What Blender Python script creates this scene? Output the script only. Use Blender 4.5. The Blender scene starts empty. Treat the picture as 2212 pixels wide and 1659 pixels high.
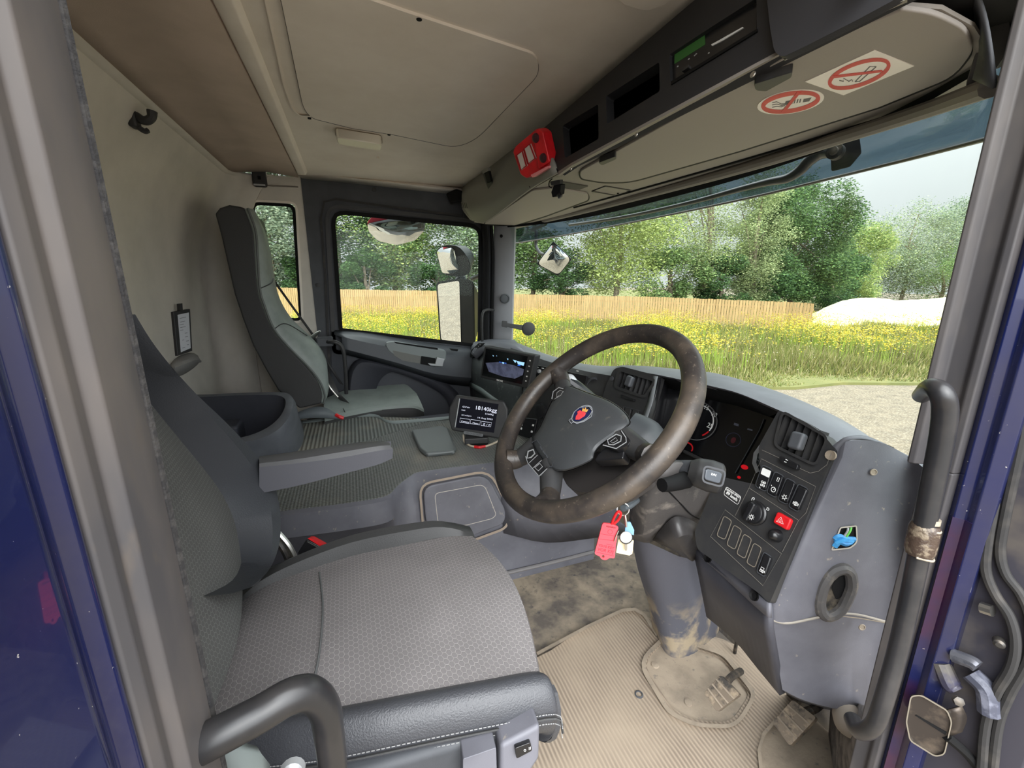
import bpy, bmesh, math, random
import numpy as np
from mathutils import Vector as V, Matrix
random.seed(7)
SC = bpy.context.scene; COL = SC.collection
# ---------------- camera: standing in the open driver's doorway (x = forward, y = across the cab, z = up) -------------
F, VX, VY = 920.0, 755.0, 604.0
CAM = V((0.0, 0.0, 2.35))
yv = V((VX-1106, -(VY-829.5), -F)).normalized(); up = V((0, F*F/(829.5-VY), F)).normalized(); xv = yv.cross(up)
ROT = Matrix((xv, yv, up))
cd = bpy.data.cameras.new('camera'); cam = bpy.data.objects.new('camera', cd); COL.objects.link(cam)
cd.sensor_width = 36; cd.sensor_fit = 'HORIZONTAL'; cd.lens = F/2212*36; cd.clip_start = .01; cd.clip_end = 400
cam.matrix_world = Matrix.Translation(CAM) @ ROT.to_4x4(); SC.camera = cam
# ---------------- light: bright overcast day, brighter sky behind the photographer -------------
SC.view_settings.view_transform = 'Standard'; SC.view_settings.look = 'None'; SC.view_settings.gamma = 1
SC.view_settings.use_curve_mapping = False; SC.cycles.diffuse_bounces = 8; SC.cycles.transparent_max_bounces = 16; SC.view_settings.exposure = 0.6
w = bpy.data.worlds.new('overcast_sky'); SC.world = w; w.use_nodes = True
nt = w.node_tree; N = nt.nodes; L = nt.links; N.clear()
tc = N.new('ShaderNodeTexCoord'); sp = N.new('ShaderNodeSeparateXYZ'); L.new(tc.outputs['Generated'], sp.inputs[0])
def mth(op, a, b=None, c=None, nt=nt):
    n = nt.nodes.new('ShaderNodeMath'); n.operation = op
    for i, q in enumerate((a, b, c)):
        if q is None: continue
        if isinstance(q, (int, float)): n.inputs[i].default_value = q
        else: nt.links.new(q, n.inputs[i])
    return n.outputs[0]
zen = mth('MAXIMUM', sp.outputs[2], 0.0)
dt = N.new('ShaderNodeVectorMath'); dt.operation = 'DOT_PRODUCT'; L.new(tc.outputs['Generated'], dt.inputs[0])
dt.inputs[1].default_value = V((-.15, -.86, .5)).normalized()
glow = mth('POWER', mth('MAXIMUM', dt.outputs['Value'], 0.0), 3.0)
cl = N.new('ShaderNodeTexNoise'); cl.inputs['Scale'].default_value = 2.2; cl.inputs['Detail'].default_value = 5
L.new(tc.outputs['Generated'], cl.inputs['Vector'])
st = mth('ADD', mth('MULTIPLY_ADD', mth('POWER', zen, 2.0), 4.2, mth('MULTIPLY_ADD', cl.outputs['Fac'], .26, .46)), mth('MULTIPLY', glow, 5.0))
bgn = N.new('ShaderNodeBackground'); bgn.inputs[0].default_value = (.945, .975, 1.0, 1); L.new(st, bgn.inputs[1])
wo = N.new('ShaderNodeOutputWorld'); L.new(bgn.outputs[0], wo.inputs[0])
sd = bpy.data.lights.new('sun', 'SUN'); sd.energy = 1.0; sd.angle = math.radians(35); sd.color = (1, .98, .94)
so = bpy.data.objects.new('sun', sd); COL.objects.link(so)
so.rotation_euler = V((.22, .80, -.62)).to_track_quat('-Z', 'Y').to_euler()

# ---------------- helpers -------------
def A(px, py, X=None, Y=None, Z=None):
    d = ROT @ V((px-1106, -(py-829.5), -F))
    t = (X-CAM.x)/d.x if X is not None else (Y-CAM.y)/d.y if Y is not None else (Z-CAM.z)/d.z
    return CAM + d*t
class PL:                                   # a plane of the cab that details are laid out on
    def __init__(s, o, n): s.o = V(o); s.n = V(n).normalized(); s.n = s.n if (CAM-s.o).dot(s.n) > 0 else -s.n
    def p(s, px, py, d=0):
        r = ROT @ V((px-1106, -(py-829.5), -F)); t = (s.o + s.n*d - CAM).dot(s.n)/r.dot(s.n); return CAM + r*t
def P3(a, b, c): return PL(a, (V(b)-V(a)).cross(V(c)-V(a)))
def tag(o, label=None, cat=None, group=None, kind=None):
    if label: o['label'] = label
    if cat: o['category'] = cat
    if group: o['group'] = group
    if kind: o['kind'] = kind
    return o
WL = {}
def thing(name, label, cat, loc, group=None, kind=None, parent=None):
    o = bpy.data.objects.new(name, None); COL.objects.link(o); o.empty_display_size = .05
    loc = V(loc); WL[o.name] = loc
    if parent: o.parent = parent; o.location = loc - WL[parent.name]
    else: o.location = loc
    return tag(o, label, cat, group, kind)
def mk(name, g, mat, parent=None, bev=0, seg=2, sub=0, thick=0, ang=35, flat=False, off=0, loc=None):
    vs, fs = g; vs = [V(v) for v in vs]
    c = V(loc) if loc is not None else sum(vs, V((0, 0, 0)))/len(vs)
    me = bpy.data.meshes.new(name); me.from_pydata([v-c for v in vs], [], fs); me.update()
    bm = bmesh.new(); bm.from_mesh(me); bmesh.ops.remove_doubles(bm, verts=bm.verts, dist=1e-6)
    bmesh.ops.recalc_face_normals(bm, faces=bm.faces); bm.to_mesh(me); bm.free()
    if not flat:
        me.shade_smooth()
        if not sub: me.set_sharp_from_angle(angle=math.radians(ang))
    me.materials.append(mat)
    o = bpy.data.objects.new(name, me); COL.objects.link(o); WL[o.name] = c
    if parent: o.parent = parent; o.location = c - WL[parent.name]
    else: o.location = c
    if thick: m = o.modifiers.new('t', 'SOLIDIFY'); m.thickness = thick; m.offset = off
    if bev: m = o.modifiers.new('b', 'BEVEL'); m.width = bev; m.segments = seg; m.limit_method = 'ANGLE'; m.angle_limit = math.radians(30); m.harden_normals = not flat
    if sub: m = o.modifiers.new('s', 'SUBSURF'); m.levels = m.render_levels = sub
    return o
def join(*gs):
    vs, fs = [], []
    for g in gs:
        b = len(vs); vs += list(g[0]); fs += [tuple(i+b for i in f) for f in g[1]]
    return vs, fs
def prism(poly, vec):
    vec = V(vec); n = len(poly); vs = [V(p) for p in poly] + [V(p)+vec for p in poly]
    return vs, [tuple(range(n)), tuple(range(2*n-1, n-1, -1))] + [(i, (i+1) % n, n+(i+1) % n, n+i) for i in range(n)]
def box(a, b):
    a, b = V(a), V(b)
    return prism([(a.x, a.y, a.z), (b.x, a.y, a.z), (b.x, b.y, a.z), (a.x, b.y, a.z)], (0, 0, b.z-a.z))
def obox(c, ax, ay, az):                    # centre and three half-axes
    c, ax, ay, az = V(c), V(ax), V(ay), V(az)
    return prism([c-ax-ay-az, c+ax-ay-az, c+ax+ay-az, c-ax+ay-az], az*2)
def grid(rows, cu=False, cv=False):
    n = len(rows[0]); vs = [V(p) for r in rows for p in r]; R = len(rows); fs = []
    for i in range(R if cv else R-1):
        for j in range(n if cu else n-1):
            fs.append((i*n+j, i*n+(j+1) % n, ((i+1) % R)*n+(j+1) % n, ((i+1) % R)*n+j))
    return vs, fs
def cr(pts, k=6, closed=False):             # smooth curve through points
    pts = [V(p) for p in pts]; n = len(pts); out = []
    for i in range(n if closed else n-1):
        a = pts[(i-1) % n] if closed or i > 0 else pts[0]*2-pts[1]
        b, c = pts[i], pts[(i+1) % n]
        d = pts[(i+2) % n] if closed or i+2 < n else pts[-1]*2-pts[-2]
        for j in range(k):
            t = j/k; out.append(.5*((2*b)+(c-a)*t+(2*a-5*b+4*c-d)*t*t+(3*b-a-3*c+d)*t**3))
    if not closed: out.append(pts[-1])
    return out
def tube(pts, r, n=12, k=6, closed=False, caps=True, rr=None):
    pts = cr(pts, k, closed) if k > 1 else [V(p) for p in pts]; m = len(pts); rows = []
    t0 = (pts[1]-pts[0]).normalized(); u = t0.orthogonal().normalized()
    for i, p in enumerate(pts):
        t = ((pts[(i+1) % m] if closed or i+1 < m else p)-(pts[i-1] if closed or i > 0 else p)).normalized()
        u = (u-t*u.dot(t)).normalized(); v = t.cross(u)
        R = r if rr is None else np.interp(i/(m-1), np.linspace(0, 1, len(rr)), rr)
        rows.append([p+(u*math.cos(2*math.pi*j/n)+v*math.sin(2*math.pi*j/n))*R for j in range(n)])
    g = grid(rows, cu=True, cv=closed)
    if caps and not closed: g = (g[0], g[1]+[tuple(range(n)), tuple(range((m-1)*n, m*n))])
    return g
def lathe(o, ax, prof, n=24):               # prof: (radius, height along axis)
    o, ax = V(o), V(ax).normalized(); u = ax.orthogonal().normalized(); v = ax.cross(u)
    rows = [[o+ax*h+(u*math.cos(2*math.pi*j/n)+v*math.sin(2*math.pi*j/n))*max(r, 1e-5) for j in range(n)] for r, h in prof]
    g = grid(rows, cu=True); return g[0], g[1]+[tuple(range(n)), tuple(range((len(prof)-1)*n, len(prof)*n))]
def rnd(pts, r=6, k=4):                     # round the corners of a 2-D outline
    out = []; n = len(pts)
    for i in range(n):
        p, a, b = V(pts[i][:2]), V(pts[i-1][:2]), V(pts[(i+1) % n][:2])
        rr = pts[i][2] if len(pts[i]) > 2 else r
        if rr <= 0: out.append(tuple(p)); continue
        da, db = a-p, b-p; q = min(rr, da.length*.49, db.length*.49)
        s, e = p+da.normalized()*q, p+db.normalized()*q
        for j in range(k+1):
            t = j/k; out.append(tuple(s*(1-t)**2+p*2*t*(1-t)+e*t*t))
    return out
def ell(cx, cy, rx, ry, rot=0, n=24):
    c, s = math.cos(rot), math.sin(rot); o = []
    for i in range(n):
        a = 2*math.pi*i/n; x, y = rx*math.cos(a), ry*math.sin(a); o.append((cx+x*c-y*s, cy+x*s+y*c))
    return o
def plate(pl, pts, d0=0, d1=.004, r=0):     # slab standing on a plane, traced outline
    pts = rnd(pts, r) if r else [p[:2] for p in pts]
    return prism([pl.p(x, y, d1) for x, y in pts], pl.n*(d0-d1))
def holed(pl, outer, holes, d0, d1):        # slab with openings
    bm = bmesh.new(); es = []
    for lp in [outer]+holes:
        vs = [bm.verts.new(pl.p(x, y, d1)) for x, y in lp]
        es += [bm.edges.new((vs[i], vs[(i+1) % len(vs)])) for i in range(len(vs))]
    bmesh.ops.triangle_fill(bm, use_beauty=True, use_dissolve=False, edges=es)
    r = bmesh.ops.extrude_face_region(bm, geom=bm.faces[:])
    for v in r['geom']:
        if isinstance(v, bmesh.types.BMVert): v.co += pl.n*(d0-d1)
    bm.verts.index_update(); g = [v.co.copy() for v in bm.verts], [tuple(v.index for v in f.verts) for f in bm.faces]
    bm.free(); return g
def ring(pl, pts, wpx, d0, d1, r=0, closed=True): # thin raised outline along a traced path
    pts = rnd(pts, r) if (r and closed) else [p[:2] for p in pts]; n = len(pts); rows = []
    for i, p in enumerate(pts):
        a = V(pts[i-1]) if closed or i else V(p); b = V(pts[(i+1) % n]) if closed or i+1 < n else V(p)
        t = (b-a).normalized(); q = V((-t.y, t.x))*wpx/2; p = V(p)
        rows.append([pl.p(*(p-q), d0), pl.p(*(p-q), d1), pl.p(*(p+q), d1), pl.p(*(p+q), d0)])
    return grid(rows, cu=True, cv=closed)
FONT = None
def txt(name, s, pl, p0, p1, mat, parent, hs=1.0, d=.001, ex=.0004, bold=0.0):
    cu = bpy.data.curves.new('t', 'FONT'); cu.body = s; cu.extrude = .02; cu.size = 1; cu.offset = bold; cu.resolution_u = 3
    o = bpy.data.objects.new('t', cu); COL.objects.link(o); bpy.context.view_layer.update()
    me = bpy.data.meshes.new_from_object(o.evaluated_get(bpy.context.evaluated_depsgraph_get()))
    bpy.data.objects.remove(o); bpy.data.curves.remove(cu)
    if not me.vertices: return None
    a, b = pl.p(*p0, d), pl.p(*p1, d); x = b-a; xs = [v.co.x for v in me.vertices]; x0, x1 = min(xs), max(xs)
    sc = x.length/(x1-x0); x = x.normalized(); y = pl.n.cross(x)
    vs = [a+x*(v.co.x-x0)*sc+y*v.co.y*sc*hs+pl.n*v.co.z/.02*ex for v in me.vertices]
    fs = [tuple(p.vertices) for p in me.polygons]; bpy.data.meshes.remove(me)
    return mk(name, (vs, fs), mat, parent, flat=True)

# ---------------- materials -------------
def S(r, g, b): return tuple(((c/255+.055)/1.055)**2.4 if c > 10 else c/255/12.92 for c in (r, g, b))+(1,)
def M(name, col, rough=.55, metal=0, var=None, bump=None, spec=.4, dirt=None, emis=None, coat=0, stretch=None, bump2=None):
    m = bpy.data.materials.new(name); m.use_nodes = True; nt = m.node_tree; N = nt.nodes; L = nt.links
    b = N['Principled BSDF']; b.inputs['Base Color'].default_value = col; b.inputs['Roughness'].default_value = rough
    b.inputs['Metallic'].default_value = metal; b.inputs['Specular IOR Level'].default_value = spec
    b.inputs['Coat Weight'].default_value = coat
    if emis: b.inputs['Emission Color'].default_value = emis[0]; b.inputs['Emission Strength'].default_value = emis[1]
    tc = N.new('ShaderNodeNewGeometry'); src = tc.outputs['Position']
    if stretch:
        mp = N.new('ShaderNodeMapping'); mp.inputs['Scale'].default_value = stretch; L.new(src, mp.inputs[0]); src = mp.outputs[0]
    def noise(scale, detail=4, rg=.6):
        n = N.new('ShaderNodeTexNoise'); n.inputs['Scale'].default_value = scale; n.inputs['Detail'].default_value = detail
        n.inputs['Roughness'].default_value = rg; L.new(src, n.inputs['Vector']); return n.outputs['Fac']
    cur = None
    for q in (var, dirt):
        if not q: continue
        c2, scale, lo, hi = q; f = noise(scale); r = N.new('ShaderNodeMapRange'); r.inputs[1].default_value = lo; r.inputs[2].default_value = hi
        L.new(f, r.inputs[0]); mx = N.new('ShaderNodeMix'); mx.data_type = 'RGBA'; L.new(r.outputs[0], mx.inputs[0])
        if cur is None: mx.inputs[6].default_value = col
        else: L.new(cur, mx.inputs[6])
        mx.inputs[7].default_value = c2; cur = mx.outputs[2]
    if cur is not None: L.new(cur, b.inputs['Base Color'])
    if bump:
        bp = N.new('ShaderNodeBump'); bp.inputs['Strength'].default_value = bump[1]; bp.inputs['Distance'].default_value = .001
        L.new(noise(bump[0], 2), bp.inputs['Height']); L.new(bp.outputs[0], b.inputs['Normal'])
    return m
def nodes(m): return m.node_tree, m.node_tree.nodes, m.node_tree.links, m.node_tree.nodes['Principled BSDF']
def hexmat(name, base, line, scale, ux, uy, off=0.035):     # woven hexagon pattern, in the plane of ux, uy
    m = M(name, base, .9, spec=.15); nt, N, L, b = nodes(m)
    g = N.new('ShaderNodeNewGeometry')
    def dot(v):
        d = N.new('ShaderNodeVectorMath'); d.operation = 'DOT_PRODUCT'; L.new(g.outputs['Position'], d.inputs[0]); d.inputs[1].default_value = v; return d.outputs['Value']
    q = lambda *a: mth(*a, nt=nt)
    u, v = q('MULTIPLY', dot(ux), scale), q('MULTIPLY', dot(uy), scale*.72)
    def cell(o):
        a = q('SUBTRACT', q('FLOORED_MODULO', q('ADD', u, o), 1.0), .5) ; c = q('SUBTRACT', q('FLOORED_MODULO', q('ADD', v, o*1.732), 1.732), .866)
        return q('ABSOLUTE', a), q('ABSOLUTE', c)
    def hd(a, c): return q('MAXIMUM', q('ADD', q('MULTIPLY', a, .5), q('MULTIPLY', c, .866)), a)
    d = q('MINIMUM', hd(*cell(0.0)), hd(*cell(.5)))
    r = N.new('ShaderNodeMapRange'); r.inputs[1].default_value = .5-off*2.6; r.inputs[2].default_value = .5-off; L.new(d, r.inputs[0])
    n = N.new('ShaderNodeTexNoise'); n.inputs['Scale'].default_value = 9; L.new(g.outputs['Position'], n.inputs['Vector'])
    mx = N.new('ShaderNodeMix'); mx.data_type = 'RGBA'; L.new(r.outputs[0], mx.inputs[0]); mx.inputs[6].default_value = base; mx.inputs[7].default_value = line
    mx2 = N.new('ShaderNodeMix'); mx2.data_type = 'RGBA'; mx2.blend_type = 'MULTIPLY'; mx2.inputs[0].default_value = .35
    L.new(mx.outputs[2], mx2.inputs[6]); L.new(n.outputs['Fac'], mx2.inputs[7]); L.new(mx2.outputs[2], b.inputs['Base Color'])
    bp = N.new('ShaderNodeBump'); bp.inputs['Strength'].default_value = .5; bp.inputs['Distance'].default_value = .0012; bp.invert = True
    L.new(r.outputs[0], bp.inputs['Height']); L.new(bp.outputs[0], b.inputs['Normal']); return m
def studmat(name, c1, c2, sx, sy, dirt, dist=.002, rot=0, skew=0):         # rubber matting with rows of raised studs or ribs
    m = M(name, c1, .7, spec=.3); nt, N, L, b = nodes(m); g = N.new('ShaderNodeNewGeometry')
    mp = N.new('ShaderNodeMapping'); mp.inputs['Rotation'].default_value = (0, 0, rot); L.new(g.outputs['Position'], mp.inputs[0])
    s = N.new('ShaderNodeSeparateXYZ'); L.new(mp.outputs[0], s.inputs[0]); q = lambda *a: mth(*a, nt=nt)
    nz = N.new('ShaderNodeTexNoise'); nz.inputs['Scale'].default_value = 14; nz.inputs['Detail'].default_value = 5; L.new(g.outputs['Position'], nz.inputs['Vector'])
    wob = q('MULTIPLY', nz.outputs['Fac'], skew)
    h = q('SINE', q('ADD', q('MULTIPLY', s.outputs[0], sx), wob))
    if sy: h = q('MULTIPLY', h, q('SINE', q('MULTIPLY', s.outputs[1], sy)))
    n2 = N.new('ShaderNodeTexNoise'); n2.inputs['Scale'].default_value = 5; n2.inputs['Detail'].default_value = 6; L.new(g.outputs['Position'], n2.inputs['Vector'])
    r = N.new('ShaderNodeMapRange'); r.inputs[1].default_value = dirt[1]; r.inputs[2].default_value = dirt[2]; L.new(n2.outputs['Fac'], r.inputs[0])
    mx = N.new('ShaderNodeMix'); mx.data_type = 'RGBA'; L.new(q('MULTIPLY_ADD', h, .5, .5), mx.inputs[0]); mx.inputs[6].default_value = c2; mx.inputs[7].default_value = c1
    m2 = N.new('ShaderNodeMix'); m2.data_type = 'RGBA'; L.new(r.outputs[0], m2.inputs[0]); L.new(mx.outputs[2], m2.inputs[6]); m2.inputs[7].default_value = dirt[0]
    L.new(m2.outputs[2], b.inputs['Base Color'])
    bp = N.new('ShaderNodeBump'); bp.inputs['Strength'].default_value = .9; bp.inputs['Distance'].default_value = dist
    L.new(q('ADD', h, q('MULTIPLY', nz.outputs['Fac'], .6)), bp.inputs['Height']); L.new(bp.outputs[0], b.inputs['Normal']); return m
def glass(name, tint, gl=.012):
    m = bpy.data.materials.new(name); m.use_nodes = True; nt = m.node_tree; N = nt.nodes; L = nt.links; N.clear()
    t = N.new('ShaderNodeBsdfTransparent'); t.inputs[0].default_value = tint; s = N.new('ShaderNodeBsdfGlossy'); s.inputs['Roughness'].default_value = .02
    lw = N.new('ShaderNodeLayerWeight'); lw.inputs[0].default_value = .5; fo_ = mth('MULTIPLY_ADD', mth('POWER', lw.outputs['Facing'], 4.0, nt=nt), .28, gl*.5, nt=nt); x = N.new('ShaderNodeMixShader'); o = N.new('ShaderNodeOutputMaterial')
    L.new(fo_, x.inputs[0]); L.new(t.outputs[0], x.inputs[1]); L.new(s.outputs[0], x.inputs[2]); L.new(x.outputs[0], o.inputs[0]); return m

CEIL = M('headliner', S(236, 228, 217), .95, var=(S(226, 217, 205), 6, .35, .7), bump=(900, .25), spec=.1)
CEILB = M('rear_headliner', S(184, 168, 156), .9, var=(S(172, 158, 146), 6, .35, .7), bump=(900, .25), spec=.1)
WALL = M('wall_fabric', S(206, 200, 190), .95, var=(S(190, 185, 176), 5, .35, .7), bump=(700, .3), spec=.1)
DGREY = M('dark_trim', S(70, 72, 76), .6, var=(S(62, 64, 68), 12, .4, .6), bump=(600, .15))
BLUG = M('blue_grey_plastic', S(102, 102, 109), .5, var=(S(88, 88, 95), 7, .4, .65), dirt=(S(150, 142, 130), 60, .66, .74), bump=(700, .15))
BLUD = M('dark_blue_plastic', S(72, 72, 79), .55, var=(S(64, 64, 71), 7, .4, .6), bump=(700, .15))
DTOP = M('dash_pad', S(104, 105, 111), .55, var=(S(95, 96, 102), 9, .4, .6), bump=(700, .15))
BLK = M('black_plastic', S(46, 46, 47), .5, var=(S(54, 53, 52), 30, .45, .7), bump=(800, .1))
BLKG = M('gloss_black', S(26, 26, 28), .28, spec=.5)
VBLK = M('deep_black', S(14, 14, 15), .7, spec=.2)
RUBB = M('rubber', S(44, 43, 43), .7, var=(S(70, 66, 62), 24, .5, .75))
SEAL = M('door_seal', S(76, 74, 76), .55, var=(S(96, 90, 87), 12, .42, .66), dirt=(S(90, 84, 80), 50, .58, .72), stretch=(1, 1, .35))
SEALD = M('seal_piping', S(44, 43, 44), .9, var=(S(62, 60, 59), 160, .45, .6), bump=(400, .8))
BLUE = M('blue_paint', S(16, 24, 66), .26, var=(S(34, 36, 62), 5, .4, .65), dirt=(S(190, 185, 175), 190, .70, .73), coat=.6)
PURP = M('purple_paint', S(52, 24, 50), .3, var=(S(22, 26, 62), 9, .4, .6), dirt=(S(150, 140, 140), 150, .73, .76), coat=.4)
LEA = M('black_leather', S(60, 61, 65), .38, bump=(420, .7), spec=.5)
LEAD = M('dark_leather', S(50, 50, 50), .5, bump=(420, .35))
LEAG = M('grey_leather', S(134, 142, 138), .42, var=(S(124, 132, 128), 12, .4, .6), bump=(420, .4))
FAB = hexmat('hexagon_fabric', S(120, 116, 116), S(145, 141, 139), 135, (.92, .4, 0), (-.4, .92, 0))
FABB = hexmat('hexagon_fabric_back', S(98, 98, 96), S(120, 120, 118), 150, (0, 1, 0), (-.3, 0, 1), .03)
RIM = M('worn_leather', S(44, 40, 38), .4, var=(S(82, 72, 62), 10, .46, .70), dirt=(S(112, 102, 90), 150, .62, .78), bump=(300, .2))
METAL = M('metal', S(190, 188, 182), .35, metal=1)
DMET = M('dark_metal', S(70, 68, 66), .45, metal=.6, var=(S(120, 110, 98), 40, .5, .7))
CHROME = M('mirror_glass', S(235, 238, 240), .015, metal=1)
RED = M('red_plastic', S(206, 30, 36), .4, var=(S(180, 24, 30), 30, .4, .7))
TAGR = M('red_tag', S(228, 74, 84), .5)
WHITE = M('white_print', S(225, 225, 222), .6)
CREAM = M('cream_plastic', S(226, 206, 170), .5)
LENS = M('lamp_lens', S(226, 218, 202), .35, spec=.5)
SILV = M('silver_plastic', S(170, 172, 174), .38, metal=.3)
TBLACK = M('tube_black', S(36, 36, 38), .33, var=(S(52, 50, 50), 20, .45, .7), spec=.5)
CARPET = M('dirty_carpet', S(92, 86, 80), .95, var=(S(150, 138, 120), 9, .38, .62), dirt=(S(74, 72, 72), 34, .58, .72), bump=(120, 1.0))
MATF = studmat('floor_rubber', S(154, 140, 123), S(120, 108, 95), 640, 0, (S(158, 144, 126), .4, .7), .0006, rot=0, skew=3)
SAND = M('dusty_metal', S(150, 137, 120), .85, var=(S(126, 115, 101), 14, .4, .65), dirt=(S(106, 100, 94), 60, .6, .75), bump=(150, .6))
TMAT = studmat('tunnel_rubber', S(116, 118, 115), S(88, 90, 88), 470, 470, (S(140, 134, 122), .5, .85), .0016, rot=.78)
TMAT2 = studmat('ribbed_rubber', S(118, 122, 118), S(82, 84, 82), 420, 0, (S(138, 132, 120), .5, .8), .0016, rot=0)
GLS = glass('clear_glass', (.93, .97, .95, 1)); TINT = glass('visor_acrylic', (.27, .33, .37, 1))
# ================= outside: yard, meadow, fence, trees =================
def plane_z(name, pts, z, mat, **k):
    return tag(mk(name, prism([(x, y, z-.2) for x, y in pts], (0, 0, .2)), mat, flat=True), **k)
GRAV = M('gravel', S(112, 100, 84), .95, var=(S(84, 75, 63), 5, .35, .7), dirt=(S(146, 136, 120), 30, .5, .7), bump=(40, 1))
SOIL = M('meadow_ground', S(90, 92, 50), .95, var=(S(108, 104, 60), 2, .35, .7), bump=(20, 1))
plane_z('gravel_ground', [(-60, -60), (90, -60), (90, 110), (-60, 110)], 0, GRAV, label='pale gravel yard the truck stands on', cat='ground', kind='structure')
def edgeY(x): return 9.4-.32*x + .25*math.sin(x*1.3) if x < 12.5 else 5.4
mp = [(x, edgeY(x)) for x in np.linspace(-40, 45, 60)]
tag(mk('meadow_ground', prism([(x, y, -.1) for x, y in mp]+[(60, 100, -.1), (-40, 100, -.1)], (0, 0, .16)), SOIL, flat=True), 'green meadow ground beyond the gravel yard', 'ground', kind='structure')
rng = np.random.default_rng(3)
def rawmesh(name, co, nper, mat, cols=None, parent=None):
    n = len(co)//nper; me = bpy.data.meshes.new(name); me.vertices.add(len(co)); me.vertices.foreach_set('co', co.astype(np.float32).ravel())
    me.loops.add(len(co)); me.loops.foreach_set('vertex_index', np.arange(len(co), dtype=np.int32))
    me.polygons.add(n); me.polygons.foreach_set('loop_start', np.arange(0, len(co), nper, dtype=np.int32)); me.update(calc_edges=True)
    if cols is not None:
        a = me.color_attributes.new('tone', 'FLOAT_COLOR', 'POINT'); c = np.repeat(np.c_[cols, np.ones(n)], nper, 0); a.data.foreach_set('color', c.astype(np.float32).ravel())
    me.materials.append(mat); o = bpy.data.objects.new(name, me); COL.objects.link(o)
    if parent: o.parent = parent; o.location = (0, 0, 0)
    return o
def leafmat(name):
    m = bpy.data.materials.new(name); m.use_nodes = True; nt, N, L, b = nodes(m)
    a = N.new('ShaderNodeVertexColor'); a.layer_name = 'tone'; L.new(a.outputs[0], b.inputs['Base Color']); b.inputs['Roughness'].default_value = .6
    b.inputs['Specular IOR Level'].default_value = .2
    t = N.new('ShaderNodeBsdfTranslucent'); L.new(a.outputs[0], t.inputs[0]); x = N.new('ShaderNodeMixShader'); x.inputs[0].default_value = .35
    L.new(b.outputs[0], x.inputs[1]); L.new(t.outputs[0], x.inputs[2]); L.new(x.outputs[0], N['Material Output'].inputs[0]); return m
LEAF = leafmat('leaves')
def lin(*c): return np.array(S(*c)[:3])
def scatter(n):                              # meadow points, denser nearer
    r = 6+21*rng.random(n)**.75; a = rng.uniform(-.12, 1.38, n)   # angle from the y axis
    x, y = r*np.sin(a), r*np.cos(a); k = (y > np.array([edgeY(q) for q in x])+.1) & (y < 27); return x[k], y[k]
def blades(n, h0, h1, wd, cols, name, label, cat):
    x, y = scatter(n); n = len(x); h = .8*rng.uniform(h0, h1, n)*(.75+.35*np.sin(x*1.7+y)*np.cos(y*.9)); a = rng.uniform(0, 6.28, n)
    edge = np.clip((y-np.array([edgeY(q) for q in x]))/1.6, .25, 1); h *= edge
    wdd = wd*(1+.05*np.hypot(x, y)); dx, dy = np.cos(a)*wdd, np.sin(a)*wdd; lx, ly = rng.normal(0, .28, n)*h, rng.normal(0, .28, n)*h
    co = np.empty((n, 3, 3)); z = np.full(n, .05)
    co[:, 0] = np.c_[x-dx, y-dy, z]; co[:, 1] = np.c_[x+dx, y+dy, z]; co[:, 2] = np.c_[x+lx, y+ly, h]
    c = cols[rng.integers(0, len(cols), n)]*rng.uniform(.6, 1.25, (n, 1))*.52
    tag(rawmesh(name, co.reshape(-1, 3), 3, LEAF, c), label, cat, kind='stuff')
blades(230000, .35, .85, .009, np.array([lin(166, 166, 90), lin(186, 176, 110), lin(132, 142, 72), lin(214, 200, 146), lin(152, 162, 84)]), 'meadow_grass', 'long green and straw coloured meadow grass', 'grass')
x, y = scatter(30000); k = (np.sin(x*.9+1)*np.cos(y*.7) + rng.normal(0, .5, len(x)) > .25) & (y > np.array([edgeY(q) for q in x])+1.3); x, y = x[k], y[k]; n = len(x); h = rng.uniform(.5, .98, n)
co = np.empty((n, 3, 3)); co[:, 0] = np.c_[x-.012, y, h*0+.05]; co[:, 1] = np.c_[x+.012, y, h*0+.05]; co[:, 2] = np.c_[x, y, h]
tag(rawmesh('flower_stalks', co.reshape(-1, 3), 3, LEAF, np.tile(lin(130, 150, 60), (n, 1))*rng.uniform(.7, 1.2, (n, 1))), 'upright green stalks of the yellow meadow flowers', 'stalks', kind='stuff')
m = 7; xx, yy, hh = np.repeat(x, m)+rng.normal(0, .07, n*m), np.repeat(y, m)+rng.normal(0, .07, n*m), np.repeat(h, m)+rng.normal(0, .035, n*m)
def quads(x, y, z, s, flat=.5):
    n = len(x); a = rng.uniform(0, 6.28, n); t = rng.uniform(-1, 1, n)*flat*1.5; u = np.c_[np.cos(a), np.sin(a), 0*a]; v = np.c_[-np.sin(a)*np.cos(t), np.cos(a)*np.cos(t), np.sin(t)]
    c = np.c_[x, y, z]; s = np.broadcast_to(np.asarray(s), (n,))[:, None]; return np.stack([c-u*s*1.25, c-v*s*.7, c+u*s*1.25, c+v*s*.7], 1).reshape(-1, 3)
c = np.array([lin(214, 190, 60), lin(206, 176, 40), lin(220, 200, 100)])[rng.integers(0, 3, n*m)]*.85
tag(rawmesh('yellow_flowers', quads(xx, yy, hh, .019, .8), 4, LEAF, c), 'yellow flower heads spread across the meadow', 'flowers', kind='stuff')
x, y = scatter(26000); x, y = x[:3200], y[:3200]
tag(rawmesh('pale_seed_heads', quads(x, y, rng.uniform(.3, .8, len(x)), .014, 1), 4, LEAF, np.tile(lin(180, 170, 150), (len(x), 1))), 'small pale seed heads among the meadow grass', 'seed heads', kind='stuff')
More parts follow.
